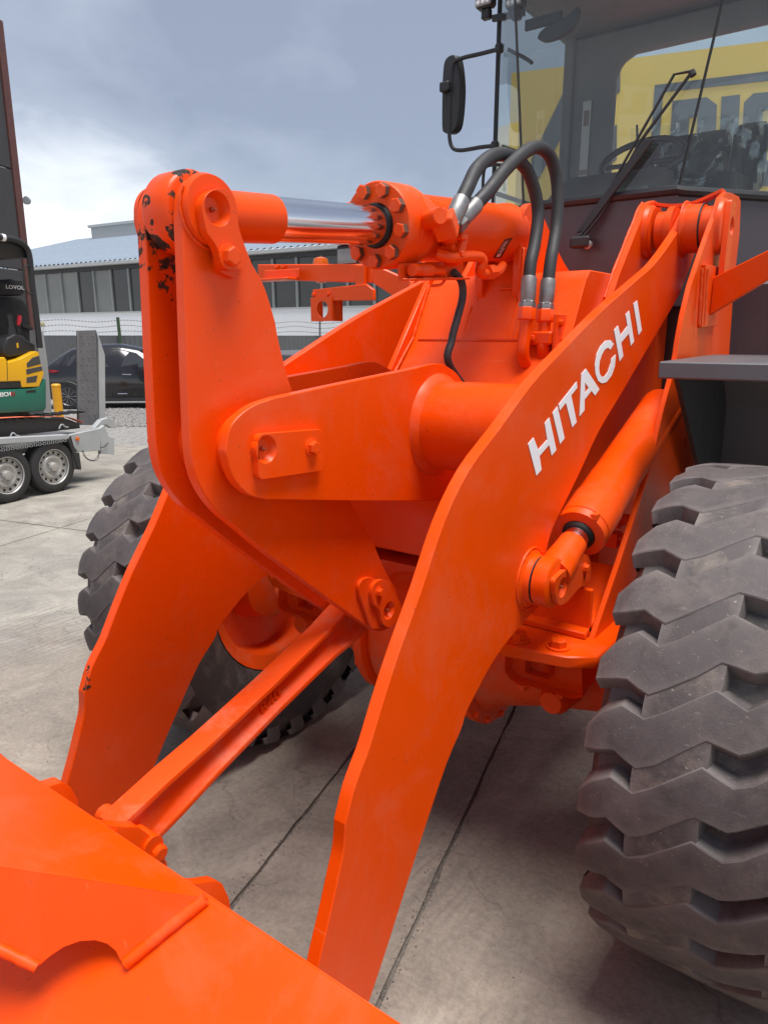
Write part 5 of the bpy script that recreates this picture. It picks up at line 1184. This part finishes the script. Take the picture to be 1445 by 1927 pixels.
# leaning green post, thin posts, barbed wires
gp0 = pP(228, 650, fa+fn*.1, fn); gp1 = pP(222, 597, fa+fn*.1, fn)
bm = NBM(); tube(bm, [gp0+Vector((0, 0, -.4)), gp1], .05, 8); add('green_post', bm, GREEN_POST, fc)
bm = NBM(); tube(bm, [pP(602, 640, fa+fn*.1, fn), pP(602, 600, fa+fn*.1, fn)], .03, 8); add('wire_post', bm, FENCE, fc)
for yy, sg in ((604, .05), (614, .06), (624, .04)):
    bm = NBM(); zz_ = pP(180, yy, fa, fn).z; pts = []
    for i in range(60): pts.append(fa+fdv*(L*i/59)+Vector((0, 0, zz_+sg*math.sin(i*1.3)*.6)))
    tube(bm, pts, .006, 4)
    for i in range(0, 236): 
        p = fa+fdv*(L*i/236); t2 = 59*i/236; z = zz_+sg*math.sin(t2*1.3)*.6; box(bm, (p.x, p.y, z), (.018, .028, .028))
    add('barbed_wire', bm, GALVW, fc, smooth=0)

# ================================================================== warehouse
BD = R(186.5-180); bt = Vector((math.cos(BD), math.sin(BD), 0)); bnn = Vector((bt.y, -bt.x, 0))   # bt to the right, bnn towards the camera
dd = ray(300, 587); WB = CAM+dd*(37/Vector((dd.x, dd.y, 0)).length); WB.z = 0
# facade plane through WB
def fp(px, py): return pP(px, py, WB, bnn)
wh = root('warehouse', 'long white warehouse with strip windows and blue grey corrugated roof', 'building', WB)
uL = (fp(70, 560)-WB).dot(bt); uRt = (fp(1000, 560)-WB).dot(bt)
zw0 = fp(300, 587).z; zev = fp(300, 503).z+.36; 
def fq(u, z, off=0): return WB+bt*u+bnn*off+Vector((0, 0, z))
def wbx(nm, u0, u1, z0, z1, o0, o1, mat, bev=0):
    bm = NBM(); prism(bm, [fq(u0, z0, o1), fq(u1, z0, o1), fq(u1, z1, o1), fq(u0, z1, o1)], -bnn*(o1-o0)); return add(nm, bm, mat, wh, bev=bev)
uL0 = (pP(145, 443, WB-bnn*11.5, bnn)-WB).dot(bt)
wbx('wall', uL0, uRt, 0, zw0, -.25, 0, WALL); wbx('wall_core', uL0+.1, uRt-.1, zw0, zev, -.6, -.35, DPANEL)
wbx('window_sill', uL0, uRt, zw0, zw0+.06, -.2, .05, CONCW); wbx('fascia', uL0, uRt, zev-.32, zev-.12, -.3, .02, DPANEL); wbx('gutter', uL0-.2, uRt+.2, zev-.12, zev+.02, -.1, .35, CONCW)
ms = [(fp(x, 545)-WB).dot(bt) for x in (87, 117.5, 148, 180, 212, 245, 278)]; step = (ms[-1]-ms[0])/6
u = ms[0]-4*step; PANE = None; BARM = None; rs = random.Random(5)
WG = [simple('window_glass_grimy', (.075, .08, .08), .3, var=.4, vs=.4), simple('window_glass_pale', (.25, .255, .24), .4, var=.3, vs=.4), simple('window_glass_dark', (.045, .048, .05), .2, var=.4, vs=.4)]
k = 0
while u < uRt-step:
    w0_ = wbx('window', u-.05, u+.05, zw0+.06, zev-.32, -.12, .0, MULL)
    bm = NBM(); prism(bm, [fq(u+.05, zw0+.06, -.09), fq(u+step-.05, zw0+.06, -.09), fq(u+step-.05, zev-.32, -.09), fq(u+.05, zev-.32, -.09)], -bnn*.02); add('pane', bm, WG[1] if k < 8 and k != 6 else WG[2] if rs.random() > .25 else WG[0], w0_)
    u += step; k += 1
# roof : corrugated sheets, one per strip
slope = R(16); run = 11.5; ze2 = zev+.02
sheet = 1.05; uRL = (pP(145, 443, WB-bnn*run, bnn)-WB).dot(bt); u = uRL
bm = NBM(); nn = 3
for i in range(nn*4):
    u0, u1 = sheet*i/(nn*4), sheet*(i+1)/(nn*4); h = lambda j: .07 if j % 4 in (1, 2) else 0
    poly3(bm, [(u0, -.35, h(i)), (u1, -.35, h(i+1)), (u1, run, h(i+1)+run*math.tan(slope)), (u0, run, h(i)+run*math.tan(slope))])
SHEET = mesh('roof_sheet', bm, ROOF, 0)
k = 0
while u < uRt:
    place('roof_sheet', SHEET, wh, basis(fq(u, ze2, 0), bt, -bnn)); u += sheet; k += 1
# brown dirty translucent strips
for uu, v0, v1 in ((ms[0]+2.0, 1.4, 6.5), (ms[-1]+9.5, 3.0, 8.0)):
    bm = NBM(); prism(bm, [fq(uu, ze2+v0*math.tan(slope)+.05, -v0), fq(uu+.8, ze2+v0*math.tan(slope)+.05, -v0), fq(uu+.8, ze2+v1*math.tan(slope)+.05, -v1), fq(uu, ze2+v1*math.tan(slope)+.05, -v1)], (0, 0, .01)); add('roof_strip', bm, ROOFD, wh)
# ridge monitor
zr_ = ze2+run*math.tan(slope); um0 = (pP(172, 432, WB-bnn*(run-.8), bnn)-WB).dot(bt); um1 = (pP(455, 432, WB-bnn*(run-.8), bnn)-WB).dot(bt)
bm = NBM(); prism(bm, [fq(um0, zr_-.3, -run+.8), fq(um1, zr_-.3, -run+.8), fq(um1, zr_+.55, -run+.8), fq(um0, zr_+.55, -run+.8)], -bnn*1.6); rg = add('ridge_monitor', bm, CONCW, wh)
bm = NBM(); prism(bm, [fq(um0-.15, zr_+.55, -run+.95), fq(um1+.15, zr_+.55, -run+.95), fq(um1+.15, zr_+.72, -run+.95), fq(um0-.15, zr_+.72, -run+.95)], -bnn*1.9); add('monitor_cap', bm, CONCW, rg)
bm = NBM(); prism(bm, [fq(uRL+.1, 0, -.3), fq(uRL+.1, 0, -2*run), fq(uRL+.1, zev, -2*run), fq(uRL+.1, zr_, -run), fq(uRL+.1, zev, -.3)], bt*.2); add('gable_wall', bm, WALL, wh)
lp_ = fp(82, 610); bm = NBM(); lathe(bm, lp_, bnn, [(0, .13), (.08, .12), (.14, .06)], 14); add('wall_lamp', bm, simple('lamp_glow_cream', (.5, .45, .25), .4), wh)

# ================================================================== yellow wall behind the cab
YW_ = 14.0
yv = pY(1158, 113, YW_); yr = pY(1445, 77, YW_)
yn = Vector((.0, -1, 0)); P0y = Vector((0, YW_, 0))
yw = root('yellow_wall', 'yellow painted wall with huge dark block letters behind the cab', 'building', (-1, YW_, 0))
def wy(px, py): return pY(px, py, YW_)
topz = (yv.z+yr.z)/2+.05
bm = NBM(); prism(bm, [(-5.9, YW_, 0), (6, YW_, 0), (6, YW_, 5.75), (-5.9, YW_, 6.80)], (0, 6, 0)); ywm = add('painted_wall', bm, WALLY, yw)
def flat(nm, polys): 
    return add(nm, slab_of([([wy(*p)+Vector((0, -.002, 0)) for p in o], [[wy(*p)+Vector((0, -.002, 0)) for p in h] for h in hs]) for o, hs in polys], (0, -1, 0), .02), LETD, yw, smooth=0)
def z2(p): return (1100+p[0]/4.188, 40+p[1]/4.188)
fr_ = [(553, 505), (2200, 305), (2200, 375), (1445, 470), (618, 560), (560, 1300), (500, 1300)]
flat('letter_frame', [([z2(p) for p in fr_], [])])
flat('letter', [([z2(p) for p in [(692, 630), (960, 600), (1040, 660), (1015, 1300), (650, 1300)]], [[z2(p) for p in [(822, 765), (890, 755), (870, 1180), (800, 1180)]]])])
flat('letter', [([z2(p) for p in [(1078, 597), (1222, 580), (1190, 1300), (1045, 1300)]], [])])
flat('letter', [([z2(p) for p in [(1255, 640), (1330, 570), (1700, 540), (1700, 690), (1400, 705), (1385, 1100), (1560, 1090), (1560, 960), (1430, 980), (1435, 820), (1720, 800), (1700, 1300), (1220, 1300)]], [])])
flat('stripe', [([(1000, 300), (1072, 150), (1072, 230), (1000, 360)], [])]); flat('stripe', [([(1150, 118), (1167, 116), (1166, 172), (1150, 186)], [])]); flat('stripe', [([(1040, 330), (1160, 235), (1160, 300), (1060, 380)], [])])
